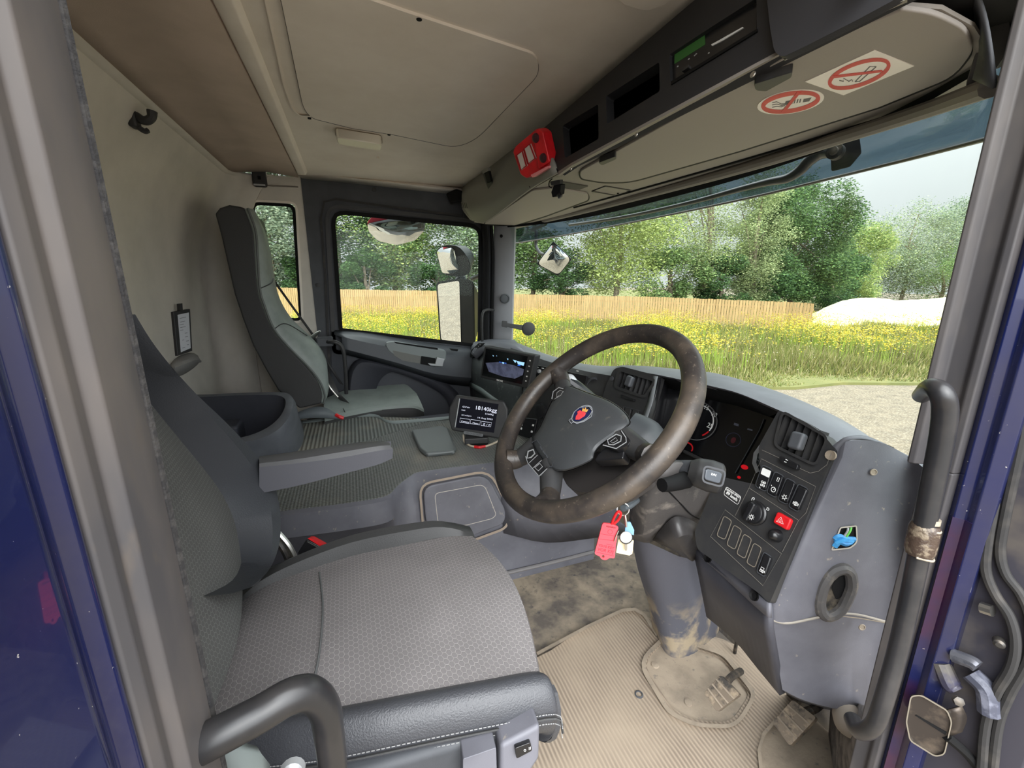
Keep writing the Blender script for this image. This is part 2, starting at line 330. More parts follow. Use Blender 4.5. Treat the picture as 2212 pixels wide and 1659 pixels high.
# timber fence: runs of vertical boards
FEN = M('fence_boards', S(160, 132, 90), .85, var=(S(138, 112, 74), 3, .4, .65), dirt=(S(124, 102, 70), 9, .58, .68), stretch=(6, 6, .4))
fp = [A(500, 618, Y=30), A(640, 622, Y=28.5), A(735, 625, Y=27), A(938, 628, Y=24.5), A(1108, 635, Y=22), A(1400, 641, Y=17.5), A(1700, 652, Y=13.5), A(1760, 656, Y=12.6)]
fr = thing('board_fence', 'pale timber board fence between the meadow and the trees', 'fence', (fp[3].x, fp[3].y, 0))
for i in range(len(fp)-1):
    a, b = fp[i], fp[i+1]; d = b-a; n = int(d.length/.12); g = []
    nn = V((-d.y, d.x, 0)).normalized()*.012
    for k in range(n):
        p, q = a+d*(k/n), a+d*((k+.86)/n); zz = random.uniform(-.012, .012)
        g.append(prism([(p.x, p.y, min(0, p.z-1.75)), (q.x, q.y, min(0, q.z-1.75)), (q.x, q.y, q.z+zz), (p.x, p.y, p.z+zz)], nn))
    mk('board_run', join(*g), FEN, fr, flat=True)
    [mk('rail', obox((a+b)/2+V((0, 0, z))+nn*2.5, d/2, nn, (0, 0, .04)), FEN, fr, flat=True) for z in (-.25, -1.1)]
# trees
BARK = M('bark', S(128, 116, 98), .9, var=(S(90, 80, 68), 8, .4, .6))
def tree(name, px, D, top, wpx, n, cols, label, ls=.12, squash=1.0, low=.12, clumps=42, group=None, airy=.0, bare=False):
    d = ROT @ V((px-1106, -(604-829.5), -F)); d.z = 0; s = D/d.y; base = V((CAM.x+d.x*s, D, 0)); dist = D*F/ (F*1.0)
    H = 2.35 + (604-top)*s*.97; R = wpx*s*.47
    t = thing(name, label, 'tree', base, group)
    rg = np.random.default_rng(int(px*7+D*13))
    cz = rg.uniform(low, .93, clumps); prof = np.sin(np.clip((cz-low*.6)/(1.04-low*.6), 0, 1)*math.pi)**.6
    ca = rg.uniform(0, 6.28, clumps); cr_ = R*prof*np.sqrt(rg.uniform(.12, 1, clumps)); C = np.c_[np.cos(ca)*cr_, np.sin(ca)*cr_*squash, cz*H]
    C[0] = (0, 0, H*.93); cs = R*rg.uniform(.26, .42, clumps)
    i = rg.integers(0, clumps, n); v = rg.normal(0, 1, (n, 3)); v /= np.linalg.norm(v, axis=1)[:, None]; P = C[i]+v*(cs[i]*rg.uniform(.55-airy, 1.05+airy, n))[:, None]*np.array([1, 1, .8])
    P = P[P[:, 2] > .2]; n = len(P); i = i[:n]
    q = quads(P[:, 0], P[:, 1], P[:, 2], ls*rg.uniform(.5, 1, n), 1.0)
    tone = rg.uniform(.8, 1.2, clumps)
    c = (np.array(cols)*.82+np.array(cols).mean(1, keepdims=True)*.18)[rg.integers(0, len(cols), n)]*tone[i][:, None]*rg.uniform(.8, 1.2, (n, 1))*1.15
    rawmesh('foliage', q, 4, LEAF, c, t)
    g = [tube([(0, 0, -.1), (.05*R, 0, H*.3), (-.03*R, .05*R, H*.6), (0, 0, H*.88)], .12, 8, rr=[.2, .12, .04])]
    for k in range(9 if not bare else 22):
        e = C[rg.integers(0, clumps)]; z0 = rg.uniform(.12, .6)*H; g.append(tube([(0, 0, z0), (e[0]*.45, e[1]*.45, (z0+e[2])/2+.2), tuple(e)], .04, 5, k=3, rr=[.06, .04, .012]))
    mk('trunk', join(*[([V(v)+base for v in a[0]], a[1]) for a in g]), BARK, t)
YG = [lin(146, 160, 80), lin(164, 176, 94), lin(116, 134, 64)]; DG = [lin(66, 96, 52), lin(84, 116, 58), lin(50, 76, 46)]
MG = [lin(104, 132, 70), lin(126, 150, 84), lin(84, 110, 62)]; OG = [lin(136, 150, 96), lin(158, 168, 112), lin(112, 128, 84)]; GG = [lin(120, 136, 110), lin(146, 158, 128), lin(96, 114, 92)]
for q in [('leafy_tree', 585, 31, 150, 260, 30000, GG, 'grey green tree seen through the small rear side window', .14),
          ('conifer_tree', 730, 33, 170, 250, 26000, DG, 'dark green tree with bare pale twigs at the left of the side window', .13),
          ('leafy_tree', 850, 32, 120, 300, 34000, MG+YG[:1], 'broad mid green tree in the middle of the side window', .13),
          ('leafy_tree', 1010, 31, 120, 260, 30000, GG+MG[:1], 'blue green tree behind the door mirrors', .13),
          ('leafy_tree', 1150, 30, 140, 240, 26000, MG, 'mid green tree just right of the far windscreen pillar', .13),
          ('leafy_tree', 1330, 25, 150, 330, 40000, YG, 'bright yellow green tree behind the small front mirror', .11),
          ('birch_tree', 1520, 24, 180, 260, 26000, OG+YG[:1], 'airy olive green birch between the bright tree and the dark one', .09),
          ('birch_tree', 1625, 22, 395, 130, 15000, OG, 'drooping pale birch directly left of the dark green tree', .08),
          ('leafy_tree', 1712, 23, 398, 215, 46000, DG+MG[:1], 'tall dense dark green tree under the open sky', .11),
          ('leafy_tree', 1850, 25, 488, 130, 14000, YG+MG[:1], 'low yellow green tree at the right foot of the dark green tree', .1),
          ('leafy_tree', 1955, 30, 442, 200, 20000, GG+OG[:1], 'loose grey green tree in the right of the windscreen', .12),
          ('leafy_tree', 2085, 30, 432, 180, 20000, GG+DG[:1], 'grey green tree beside the near windscreen pillar', .12)]:
    nm, px, D, top, wp, n, cols, lab, ls = q
    tree(nm, px, D, top, wp, int(n*2.2), cols, lab, ls*.66, airy=.25 if 'birch' in nm or 'loose' in lab else .08, group='trees behind the fence', clumps=60)
for px, D, wp, cols, lab in [(660, 30, 90, DG, 'dark bush at the fence left of the side window'), (790, 30, 120, DG, 'dark undergrowth bush behind the fence left of the mirrors'), (950, 29, 130, DG, 'dark undergrowth bush behind the fence and the main mirror'), (1210, 27, 150, DG, 'dark undergrowth bush under the small front mirror'),
                             (1450, 24, 170, MG, 'dark bush at the foot of the bright tree'), (1560, 23, 140, DG, 'dark bush at the foot of the olive birch'), (1660, 22, 140, DG, 'dark bush left of the mound'), (1800, 23, 150, DG, 'dark bush behind the mound under the dark tree'), (2040, 27, 200, MG, 'green bush behind the mound at the far right')]:
    tree('bush', px, D, 545, wp, 20000, cols, lab, .07, low=.05, clumps=22, group='bushes behind the fence')
# earth mound
g = []
for i in range(13):
    r = []
    for j in range(33):
        u, v = j/32, i/12; c = A(1750+u*420, 604, Y=13+v*7); hgt = (math.sin(u*math.pi)**.6)*(math.sin(v*math.pi)**.7)*(1.35+.25*math.sin(u*9))
        r.append((c.x, c.y, .02+hgt+random.uniform(-.05, .05)*(hgt > .1)))
    g.append(r)
tag(mk('earth_mound', grid(g), M('pale_earth', S(206, 194, 170), .95, var=(S(150, 150, 96), 3, .48, .62), dirt=(S(180, 164, 136), 12, .5, .7), bump=(14, 1))), 'low pale mound of earth and rubble at the right end of the meadow', 'mound')

# ================= cab shell =================
YN, YF = .30, 2.30                             # near and far side planes
FW = PL((0, YF, 2), (0, 1, 0)); CE = PL((0, 1, 2.8), (0, 0, 1))
st = dict(kind='structure')
tag(mk('floor', join(box((-.62, .26, 1.24), (1.15, 2.34, 1.295)), prism([(.98, .26, 1.29), (1.18, .26, 1.29), (1.18, .26, 1.75)], (0, 2.04, 0))), CARPET), 'dirty carpeted cab floor', **st)
# ceiling and rear part
cl = tag(mk('ceiling', box((-.19, .2, 2.80), (.64, YF+.02, 2.86)), CEIL), 'beige fabric headliner of the cab', **st)
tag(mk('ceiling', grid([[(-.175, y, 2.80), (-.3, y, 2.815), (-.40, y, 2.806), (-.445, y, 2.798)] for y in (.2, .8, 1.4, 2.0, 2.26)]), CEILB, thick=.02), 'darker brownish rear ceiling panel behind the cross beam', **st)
mk('cross_beam', prism([(-.175, .2, 2.815), (-.172, .2, 2.792), (-.16, .2, 2.786), (-.14, .2, 2.787), (-.13, .2, 2.80)], (0, 1.98, 0)), CEIL, cl, bev=.003)
hp = [(560, -170, 1), (603, -20, 1), (655, 232, 30), (672, 255, 14), (760, 277, 1), (850, 291, 1), (985, 319, 24), (1030, 300, 24), (1165, 160, 40), (1160, 120, 30), (880, 28, 1), (740, -20, 1)]
mk('roof_hatch', plate(CE, hp, 0, .005, 8), CEIL, cl, bev=.002)
mk('groove_line', join(ring(CE, [(p[0], p[1]) for p in rnd(hp, 8)], 2.2, .0, .0012)), DGREY, cl)
mk('groove_line', ring(CE, [(545, -100), (572, 0), (612, 180), (632, 236), (648, 250), (672, 252)], 3, 0, .004, closed=False), CEIL, cl)
for x, y in ((905, 33), (668, 251), (840, 287), (816, 338)):
    mk('screw', lathe(CE.p(x, y, -.001), CE.n, [(.006 if x == 905 else .004, 0), (.005, .007), (.002, .0075)], 12), VBLK if x != 816 else CEIL, cl)
mk('grab_recess', plate(CE, [(1310, -40, 9), (1345, 10, 12), (1395, 24, 12), (1440, 10, 8), (1460, -30, 9)], 0, .012, 8), CEIL, cl, bev=.006)
# back wall with moulding, rounded into the far side
prof = [(-.435, 2.80), (-.463, 2.792), (-.484, 2.748), (-.492, 2.738), (-.52, 2.69), (-.56, 2.60), (-.59, 2.48), (-.602, 2.36), (-.605, 2.1), (-.605, 1.30)]
rows = []
for k, (x, z) in enumerate(prof):
    r = [(x, .2, z), (x, .8, z), (x, 1.4, z), (x, 1.9, z)]
    for a in (0, 22, 45, 68, 90): a = math.radians(a); r.append((x+.09*(1-math.cos(a)), YF-.10+.10*math.sin(a), z))
    r.append((x+.16, YF, z)); rows.append(r)
wb = tag(mk('wall_back', grid(rows), WALL, thick=.015, off=-1), 'light grey fabric rear wall of the cab', **st)
mk('moulding', tube([(-.448, .2, 2.800), (-.448, 1.9, 2.800), A(452, 332, Y=YF-.08), A(480, 346, Y=YF-.025), A(545, 357, Y=YF-.012), A(632, 369, Y=YF-.01)], .011, 10), CEIL, wb)
mk('moulding_gap', tube([(-.461, .2, 2.793), (-.461, 1.9, 2.793), A(446, 338, Y=YF-.08), A(480, 354, Y=YF-.02), A(545, 366, Y=YF-.006), A(634, 377, Y=YF-.005)], .0024, 6), VBLK, wb)
mk('wall_crease', tube([(-.485, .2, 2.744), (-.485, 1.88, 2.744), A(428, 370, Y=YF-.07), A(465, 386, Y=YF-.01), A(540, 398, Y=YF-.004), A(644, 404, Y=YF-.004)], .0028, 6), M('crease', S(126, 118, 110), .9), wb)
mk('wall_seam', tube([A(462, 385, Y=YF-.004), A(440, 410, Y=YF-.006), A(429, 460, Y=YF-.01), A(431, 560, Y=YF-.012), A(438, 700, Y=YF-.012), A(446, 850, Y=YF-.012)], .002, 6), DGREY, wb)
for px, py in ((414, 506), (431, 745)):
    mk('wall_plug', lathe(A(px, py, X=-.603), (1, 0, 0), [(.013, 0), (.012, .005), (.006, .007)], 16), M('plug', S(128, 120, 112), .6), wb)
# far side wall round the small window, then pillar and door frame
q = [(-.55, 1.3), (-.55, 2.80), (-.155, 2.80), (-.155, 1.3)]
def fwp(l): return [(p[0], p[1]) for p in l]
def pxof(P):
    c = ROT.transposed() @ (V(P)-CAM); return (1106+F*c.x/-c.z, 829.5-F*c.y/-c.z)
wl = tag(mk('wall_left', holed(FW, [pxof((x, YF, z)) for x, z in q], [rnd([(538, 432, 20), (640, 437, 16), (655, 698, 16), (560, 690, 20)])], -.05, 0), WALL), 'light grey side trim around the small rear window', **st)
w1 = thing('window_1', None, None, FW.p(600, 560), **st); tag(w1, 'small rear side window behind the passenger seat')
qw = rnd([(546, 439, 17), (634, 444, 14), (650, 692, 14), (565, 684, 17)])
mk('window_seal', ring(FW, qw, 7, -.05, -.012), VBLK, w1); mk('pane', plate(FW, qw, -.045, -.041), GLS, w1)
mk('reveal', ring(FW, rnd([(539, 433, 20), (640, 438, 16), (654, 697, 16), (561, 689, 20)]), 5, -.03, .006), CEIL, w1)
d1 = thing('door_1', 'passenger door with dark trim and side window', None, FW.p(860, 850), kind='structure')
opening = [(714, 452, 34), (1041, 486, 30), (1039, 752, 8), (732, 717, 8)]
frame = [pxof((x, YF, z)) for x, z in [(-.17, 1.3), (-.17, 2.803), (.72, 2.803), (.745, 2.2), (.745, 1.3)]]
mk('door_frame', holed(FW, frame, [rnd(opening)], -.05, .004), DGREY, d1)
mk('door_seal', ring(FW, [(700, 940), (712, 800), (703, 600), (693, 470), (700, 436), (725, 430), (860, 449), (1000, 466)], 5, 0, .014, closed=False), RUBB, d1)
mk('window_seal', ring(FW, rnd([(p[0], p[1], p[2]) for p in [(718, 457, 30), (1038, 489, 26), (1036, 748, 6), (736, 713, 6)]]), 9, -.03, .014), VBLK, d1)
mk('inner_frame', ring(FW, rnd([(705, 443, 34), (1052, 480, 30), (1050, 790, 8), (722, 760, 8)]), 9, 0, .02), BLK, d1)
mk('pane', plate(FW, rnd(opening), -.046, -.042), GLS, d1)
for x, y in ((808, 410), (687, 616), (975, 437)): mk('screw', lathe(FW.p(x, y, 0), FW.n, [(.012, 0), (.011, .008), (.004, .009)], 14), BLK, d1)
DP = PL((0, YF-.03, 2), (0, 1, 0)); D2 = PL((0, YF-.07, 2), (0, 1, 0))
def patch(*rows, k=1): return grid([[V(p) for p in (cr(r, k) if k > 1 else r)] for r in rows])
Y_ = lambda y: (lambda *p: [A(a, b, Y=y) for a, b in p])
mk('door_panel', plate(FW, [(716, 716), (1045, 752), (1050, 1060), (716, 1000)], 0, .02), M('door_trim', S(58, 60, 66), .6, bump=(500, .2)), d1)
mk('sill_trim', patch(Y_(2.29)((722, 714), (780, 717), (860, 729), (940, 741), (1045, 753)), Y_(2.24)((722, 722), (780, 730), (860, 744), (940, 757), (1045, 766)), Y_(2.215)((738, 728), (790, 740), (865, 755), (945, 770), (1045, 782)), Y_(2.21)((740, 752), (790, 765), (865, 785), (945, 808), (1045, 818)), Y_(2.26)((742, 764), (790, 776), (865, 798), (945, 824), (1045, 838)), k=3), M('door_sill', S(70, 73, 78), .5), d1, thick=.006)
mk('weather_strip', tube(Y_(2.288)((738, 716), (860, 730), (960, 745), (1040, 754)), .006, 8), VBLK, d1)
mk('pocket_panel', patch(Y_(2.262)((748, 900), (750, 820), (762, 785), (790, 775), (860, 790), (940, 815), (990, 850), (1000, 900)), Y_(2.245)((756, 902), (758, 828), (769, 793), (793, 783), (858, 798), (934, 823), (980, 856), (990, 900)), Y_(2.25)((800, 905), (810, 850), (822, 820), (840, 806), (860, 806), (925, 832), (965, 862), (975, 902)), k=3), M('pocket', S(52, 53, 60), .6), d1, thick=.003)
mk('handle_bezel', plate(D2, [(831, 741, 8), (850, 738, 6), (965, 757, 8), (963, 778, 5), (955, 790, 7), (925, 785, 4), (858, 772, 6), (838, 758, 10)], -.02, .022, 4), M('bezel', S(118, 124, 124), .45), d1, bev=.006)
mk('grip_slot', plate(D2, [(850, 738), (946, 752), (946, 756), (856, 742)], .02, .0225, 2), VBLK, d1)
mk('pull_recess', plate(D2, [(848, 757, 4), (935, 775, 4), (933, 790, 6), (870, 779, 10), (852, 768, 6)], .022, .024), M('recess', S(104, 104, 100), .6), d1)
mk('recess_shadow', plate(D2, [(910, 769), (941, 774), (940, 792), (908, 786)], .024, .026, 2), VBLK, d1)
mk('release_lever', join(plate(D2, [(944, 772, 3), (961, 775, 3), (956, 792, 5), (930, 790, 4), (924, 785, 2), (940, 786, 3)], .026, .038)), SILV, d1, bev=.003)
mk('lock_slot', plate(D2, [(972, 753), (990, 755), (988, 759), (975, 757)], .005, .024), VBLK, d1)
# header trim over the far door; far windscreen pillar
mk('header_trim', patch(Y_(2.27)((634, 362), (800, 379), (1000, 406)), Y_(2.22)((636, 372), (800, 389), (1000, 412)), Y_(2.296)((652, 383), (800, 398), (1000, 420))), CEIL, wl, thick=.01)
t1 = tag(mk('trim_1', patch(*[[A(x0, y, Y=2.29), A(x1, y, Y=2.25), A(x2, y, Y=2.20), A(x2+1, y, Y=2.28)] for y, x0, x1, x2 in ((478, 1066, 1072, 1112), (560, 1066, 1072, 1110), (650, 1064, 1070, 1107), (760, 1062, 1068, 1105), (900, 1060, 1066, 1103))], k=3), M('pillar_trim', S(134, 134, 138), .6, bump=(500, .2))), 'pale grey trim of the far windscreen pillar', **st)
mk('pillar_seal', join(tube(Y_(2.27)((1046, 480), (1050, 560), (1048, 700), (1046, 800)), .016, 8), tube(Y_(2.26)((1061, 480), (1064, 560), (1062, 700), (1058, 800)), .009, 8)), VBLK, t1)
mk('round_cap', lathe(A(1090, 645, Y=2.20), (0, -1, 0), [(.026, 0), (.026, .008), (.02, .011), (.019, .008), (.008, .01)], 20), DGREY, t1)
mk('screw', lathe(A(1083, 510, Y=2.23), (0, -1, 0), [(.009, 0), (.006, .006)], 12), VBLK, t1)
# near side body: rear pillar jamb (left of picture)
X1 = -.125
tr = tag(mk('trim_2', prism([(-.124, .318, 1.2), (-.1195, .300, 1.2), (-.119, .285, 1.2), (-.1195, .262, 1.2), (-.126, .258, 1.2), (-.124, .2475, 1.2), (-.127, .240, 1.2), (-.15, .243, 1.2), (-.17, .32, 1.2)], (0, 0, 1.66)), SEAL, bev=.0015), 'grey rubber door seal standing along the rear pillar at the left', **st)
mk('seal_piping', tube([(-.1215, .306, z) for z in (1.2, 1.6, 2.0, 2.4, 2.86)], .0034, 8, k=40), SEALD, tr)
b = tag(mk('body_panel', prism([(-.131, .243, 1.0), (-.127, .236, 1.0), (-.135, .228, 1.0), (-.128, .215, 1.0), (-.133, .19, 1.0), (-.13, .10, 1.0), (-.136, .02, 1.0), (-.16, .0, 1.0), (-.2, .02, 1.0), (-.19, .24, 1.0)], (0, 0, 1.9)), BLUE, bev=.003), 'dark blue painted door jamb with pale specks at the left', 'truck body')
b['kind'] = 'structure'
tag(mk('wall_right', join(box((-.62, .25, 1.2), (-.15, .30, 2.86)), box((-.15, .2, 2.81), (.68, .25, 2.88)), box((-.7, .2, 2.86), (1.05, 2.36, 2.9)), box((.70, .25, 2.665), (.93, 2.3, 2.87)), box((-.7, .2, 1.2), (-.64, 2.36, 2.9))), VBLK), 'dark side of the cab behind the driver', **st)
# near windscreen pillar (right of picture)
def col(name, prs, mat, z0, z1, parent=None, **k): return mk(name, prism([(x, y, z0) for x, y in prs], (0, 0, z1-z0)), mat, parent, **k)
t3 = tag(col('trim_3', [(.672, .309), (.674, .302), (.684, .2965), (.687, .280), (.682, .274), (.683, .2665), (.692, .2645), (.76, .27), (.74, .33)], M('pillar_seal_grey', S(62, 60, 62), .55, var=(S(84, 79, 76), 12, .42, .66), stretch=(1, 1, .35)), 2.115, 2.9, bev=.002), 'grey rubber seal along the near windscreen pillar', **st)
mk('lower_seal', prism([(.684, .2965, 1.2), (.687, .280, 1.2), (.682, .274, 1.2), (.683, .2665, 1.2), (.692, .2645, 1.2), (.76, .27, 1.2), (.75, .31, 1.2)], (0, 0, .915)), bpy.data.materials['pillar_seal_grey'], t3, bev=.002)
b2 = tag(col('body_panel', [(.694, .2655), (.688, .258), (.694, .249), (.690, .240), (.70, .228), (.74, .23), (.78, .27)], BLUE, 1.2, 2.9, bev=.002), 'dark blue painted strip of the near windscreen pillar', 'truck body', **st)
mk('purple_panel', prism([(.6965, .2651, 1.2), (.6868, .258, 1.2), (.6925, .249, 1.2), (.6885, .240, 1.2), (.72, .25, 1.2)], (0, 0, .86)), PURP, b2)
t4 = tag(col('trim_4', [(.715, .2405), (.712, .232), (.72, .150), (.78, .135), (.82, .24)], M('jamb_grey', S(66, 64, 72), .6, var=(S(98, 92, 88), 10, .5, .65)), 1.2, 2.9, bev=.004), 'grey black inner edge of the open doorway at the right', **st)
# windscreen
def wsx(y, t):
    e = abs((y-1.3)/1.0); return (1.02+.12*t) - .27*e**3.2 - .03*e*e
rows = [[(wsx(y, t), y, 2.66-.76*t) for y in np.linspace(.32, 2.27, 28)] for t in np.linspace(0, 1, 8)]
w2 = thing('window_2', 'wide curved windscreen', None, (1.1, 1.3, 1.9), kind='structure')
mk('pane', grid(rows), GLS, w2, thick=.004)
mk('black_border', grid([[(wsx(y, t)-.004, y, 2.66-.76*t) for y in np.linspace(.32, 2.27, 28)] for t in (0, .03, .06)]), VBLK, w2, thick=.001)
# ================= engine tunnel, floor things =================
X_ = lambda x: (lambda *p: [A(a, b, X=x) for a, b in p])
Z_ = lambda z: (lambda *p: [A(a, b, Z=z) for a, b in p])
TZ = 1.72; TP = PL((0, 1.5, TZ), (0, 0, 1))
tn = thing('engine_tunnel', 'raised grey engine cover between the seats with a studded rubber top', 'engine cover', (.1, 1.7, 1.295))
near = cr(Z_(TZ)((330, 1150), (480, 1120), (595, 1105), (744, 1087), (831, 1072), (858, 1050), (885, 1029), (913, 1018), (1021, 1004), (1085, 997)), 4)
near[-1].x = .80; near[-1].y = near[-2].y-.03
far = [V((-.58, 2.09, TZ)), V((-.25, 2.085, TZ))]+cr(Z_(TZ)((655, 912), (760, 899), (810, 898), (835, 910), (870, 911), (985, 901)), 4)+[V((.80, 1.86, TZ))]
top = near+far[::-1]
mk('rubber_top', prism(top, (0, 0, -.012)), TMAT, tn, bev=.003, flat=False)
mk('ribbed_mat', plate(TP, [(655, 925), (640, 975), (790, 952), (940, 905), (820, 900), (800, 896), (665, 908)], 0, .002), TMAT2, tn)
mk('far_lip', patch([p+V((0, -.03, .003)) for p in far[2:]], [p+V((0, .0, .006)) for p in far[2:]], [p+V((0, .03, -.02)) for p in far[2:]], [p+V((0, .03, -.4)) for p in far[2:]]), M('tunnel_lip', S(120, 128, 128), .5), tn, thick=.003)
def off(l, dy, z): return [V((p.x, p.y+dy, z)) for p in l]
mk('near_side', grid([off(near, .0, TZ-.001), off(near, -.012, TZ-.008), [V((p.x, min(p.y-.03, 1.27), TZ-.07)) for p in near], [V((p.x, 1.255, 1.55)) for p in near], [V((p.x, 1.245, 1.29)) for p in near]]), BLUG, tn)
mk('cover_body', box((-.58, 1.36, 1.296), (.79, 2.0, TZ-.014)), BLUD, tn)
SP = P3((.2, 1.262, 1.66), (.5, 1.262, 1.66), (.2, 1.248, 1.5))
lid = [(913, 1052, 26), (1052, 1024, 30), (1094, 1105, 22), (1090, 1132, 18), (1015, 1160, 10), (921, 1140, 20)]
mk('console_lid', plate(SP, rnd(lid), -.004, .012), BLUG, tn, bev=.005)
mk('lid_edge', ring(SP, rnd([(906, 1046, 28), (1058, 1016, 32), (1102, 1105, 24), (1096, 1140, 20), (1015, 1170, 10), (915, 1148, 20)]), 5, -.004, .006), M('worn_edge', S(146, 132, 118), .7), tn)
mk('lid_line', ring(SP, rnd([(939, 1066, 10), (1046, 1046, 14), (1072, 1112, 10), (1064, 1120, 8), (1005, 1135, 6), (946, 1128, 6)]), 1.3, .012, .0128), M('scored_line', S(176, 170, 160), .6), tn)
for s in (744, ): mk('panel_gap', tube([V((near[18].x*0-.07, 1.235, TZ-.03)), (-.07, 1.222, 1.64), (-.07, 1.222, 1.5)], .003, 6), VBLK, tn)
mk('lower_rib', tube([A(1085, 1240, Y=1.24), A(1200, 1213, Y=1.24), A(1330, 1180, Y=1.24)], .007, 8), M('rib_grey', S(108, 106, 106), .6), tn)
mk('raised_cover', plate(TP, [(888, 928, 5), (955, 918, 12), (968, 923, 8), (986, 966, 8), (982, 973, 6), (920, 978, 8), (905, 966, 8)], 0, .02), M('cover_grey', S(92, 96, 96), .45, bump=(500, .2)), tn, bev=.01, seg=3)
# floor mat
FL = PL((0, 1, 1.297), (0, 0, 1))
mk_mat = tag(mk('floor_mat', holed(FL, [(1150, 1425), (1190, 1405), (1270, 1350), (1345, 1318), (1375, 1316), (1395, 1330), (1420, 1345), (1900, 1480), (1935, 1720), (1300, 1900), (1100, 1600)], [rnd([(1388, 1432, 30), (1440, 1380, 20), (1560, 1420, 20), (1620, 1500, 16), (1580, 1560, 24), (1500, 1556, 40), (1452, 1530, 20)]), rnd([(1640, 1600, 24), (1665, 1560, 20), (1740, 1510, 20), (1850, 1500, 20), (1900, 1600, 20), (1880, 1700, 20), (1650, 1700, 20)])], 0, .008), MATF), 'ribbed rubber floor mat caked in pale dust', 'floor mat')
mk('raised_border', join(ring(FL, rnd([(1380, 1430, 34), (1440, 1372, 20), (1565, 1412, 20), (1632, 1500, 20), (1590, 1570, 30), (1500, 1566, 44), (1445, 1538, 20)]), 9, .004, .016), ring(FL, [(1160, 1412), (1272, 1352), (1345, 1318), (1372, 1316), (1392, 1328), (1420, 1372)], 7, .004, .018, closed=False), ring(FL, [(1650, 1720), (1640, 1620), (1650, 1585), (1672, 1560), (1740, 1508)], 8, .004, .016, closed=False)), SAND, mk_mat)
mk('fixing_hole', join(lathe(FL.p(1380, 1502, .006), (0, 0, 1), [(.011, 0), (.011, .004), (.008, .005), (.007, .001)], 16)), DGREY, mk_mat)
sp_ = tag(mk('steel_floor_plate', plate(FL, [(1380, 1420), (1440, 1350), (1560, 1380), (1700, 1440), (1900, 1450), (1960, 1740), (1600, 1760), (1600, 1560), (1400, 1560)], -.001, .003), SAND), 'dusty bare metal floor showing through the openings of the floor mat', 'floor plate', kind='structure')
for x, y in ((1415, 1437), (1487, 1518)): mk('screw', lathe(FL.p(x, y, .003), (0, 0, 1), [(.011, 0), (.010, .003), (.004, .004)], 12), SAND, sp_)
# pedals
def pedal(name, label, pts, Z, n, stem):
    pl = PL(A(*pts[0], Z=Z), n); t = thing(name, label, 'pedal', pl.p(*pts[0]))
    mk('pad', plate(pl, rnd(pts, 7), -.012, .006), M('pedal_dust', S(120, 108, 94), .6, metal=.2, var=(S(66, 62, 58), 30, .5, .62), dirt=(S(160, 144, 122), 50, .55, .7)), t, bev=.003)
    a, b, c, d = [V(p) for p in pts]
    for k in (.25, .5, .75): mk('grip_rib', ring(pl, [tuple(a.lerp(b, k)), tuple(d.lerp(c, k))], 3.5, .006, .009, closed=False), SAND, t)
    mk('arm', tube(stem, .009, 8), DMET, t); return t
pedal('brake_pedal', 'worn dusty metal pedal pad close to the steering column', [(1520, 1497), (1556, 1457), (1598, 1500), (1548, 1538)], 1.40, (-.75, -.2, .65), [A(1565, 1480, Z=1.385), A(1580, 1462, Z=1.36), A(1600, 1450, Z=1.32)])
pedal('accelerator_pedal', 'larger dusty pedal pad nearest the open doorway', [(1668, 1560), (1712, 1510), (1764, 1550), (1706, 1612)], 1.38, (-.7, -.1, .7), [A(1720, 1545, Z=1.37), A(1760, 1530, Z=1.42), A(1790, 1500, X=1.06)])
# ================= dashboard =================
da = thing('dashboard', 'wide wraparound dashboard in black and blue grey plastic with vents and switches', 'dashboard', (.85, 1.3, 1.5))
SW = PL((.759, .45, 2.054), (-.93, -.03, .36))             # the angled face towards the driver
DX = .80
VH = rnd([(1690, 892), (1784, 946), (1761, 1003), (1675, 962)], 12)
mk('switch_panel', holed(SW, rnd([(1646, 1050, 2), (1638, 965, 10), (1682, 886, 6), (1742, 912, 20), (1776, 936, 14), (1806, 972, 6), (1662, 1304, 6), (1640, 1282, 10), (1506, 1186, 10), (1500, 1150, 10), (1540, 1050, 20), (1560, 1030, 6)], 6), [VH], -.035, 0), BLK, da)
pad_hi = [A(1108, 737, X=.82), A(1180, 765, X=.90), A(1262, 786, X=.93), A(1326, 791, X=.93), A(1345, 789, X=.94), A(1400, 791, X=.95), A(1480, 799, X=.96), A(1545, 806, X=.95), A(1620, 826, X=.95), A(1700, 853, X=.95), A(1770, 883, X=.94), A(1830, 918, X=.93), A(1868, 944, X=.92), A(1900, 953, X=.92)]
pad_lo = [A(1108, 757, X=.70), A(1180, 782, X=.74), A(1255, 800, X=.77), A(1318, 812, X=.78), A(1342, 800, X=.80), A(1400, 806, X=.80), A(1480, 822, X=.80), A(1545, 836, X=.80), A(1600, 851, X=.80), A(1680, 885, X=.79), A(1740, 911, X=.785), A(1777, 935, X=.78), A(1790, 968, X=.775), A(1800, 975, X=.77)]
def mid(a, b, t, dz): return [p.lerp(q, t)+V((0, 0, dz)) for p, q in zip(a, b)]
mk('top_pad', patch([p+V((.14, 0, -.12)) for p in pad_hi], [p+V((.05, 0, -.02)) for p in pad_hi], pad_hi, mid(pad_hi, pad_lo, .4, .006), mid(pad_hi, pad_lo, .8, .006), pad_lo, [p+V((.02, 0, -.012)) for p in pad_lo], [p+V((.06, 0, -.014)) for p in pad_lo], k=4), DTOP, da)
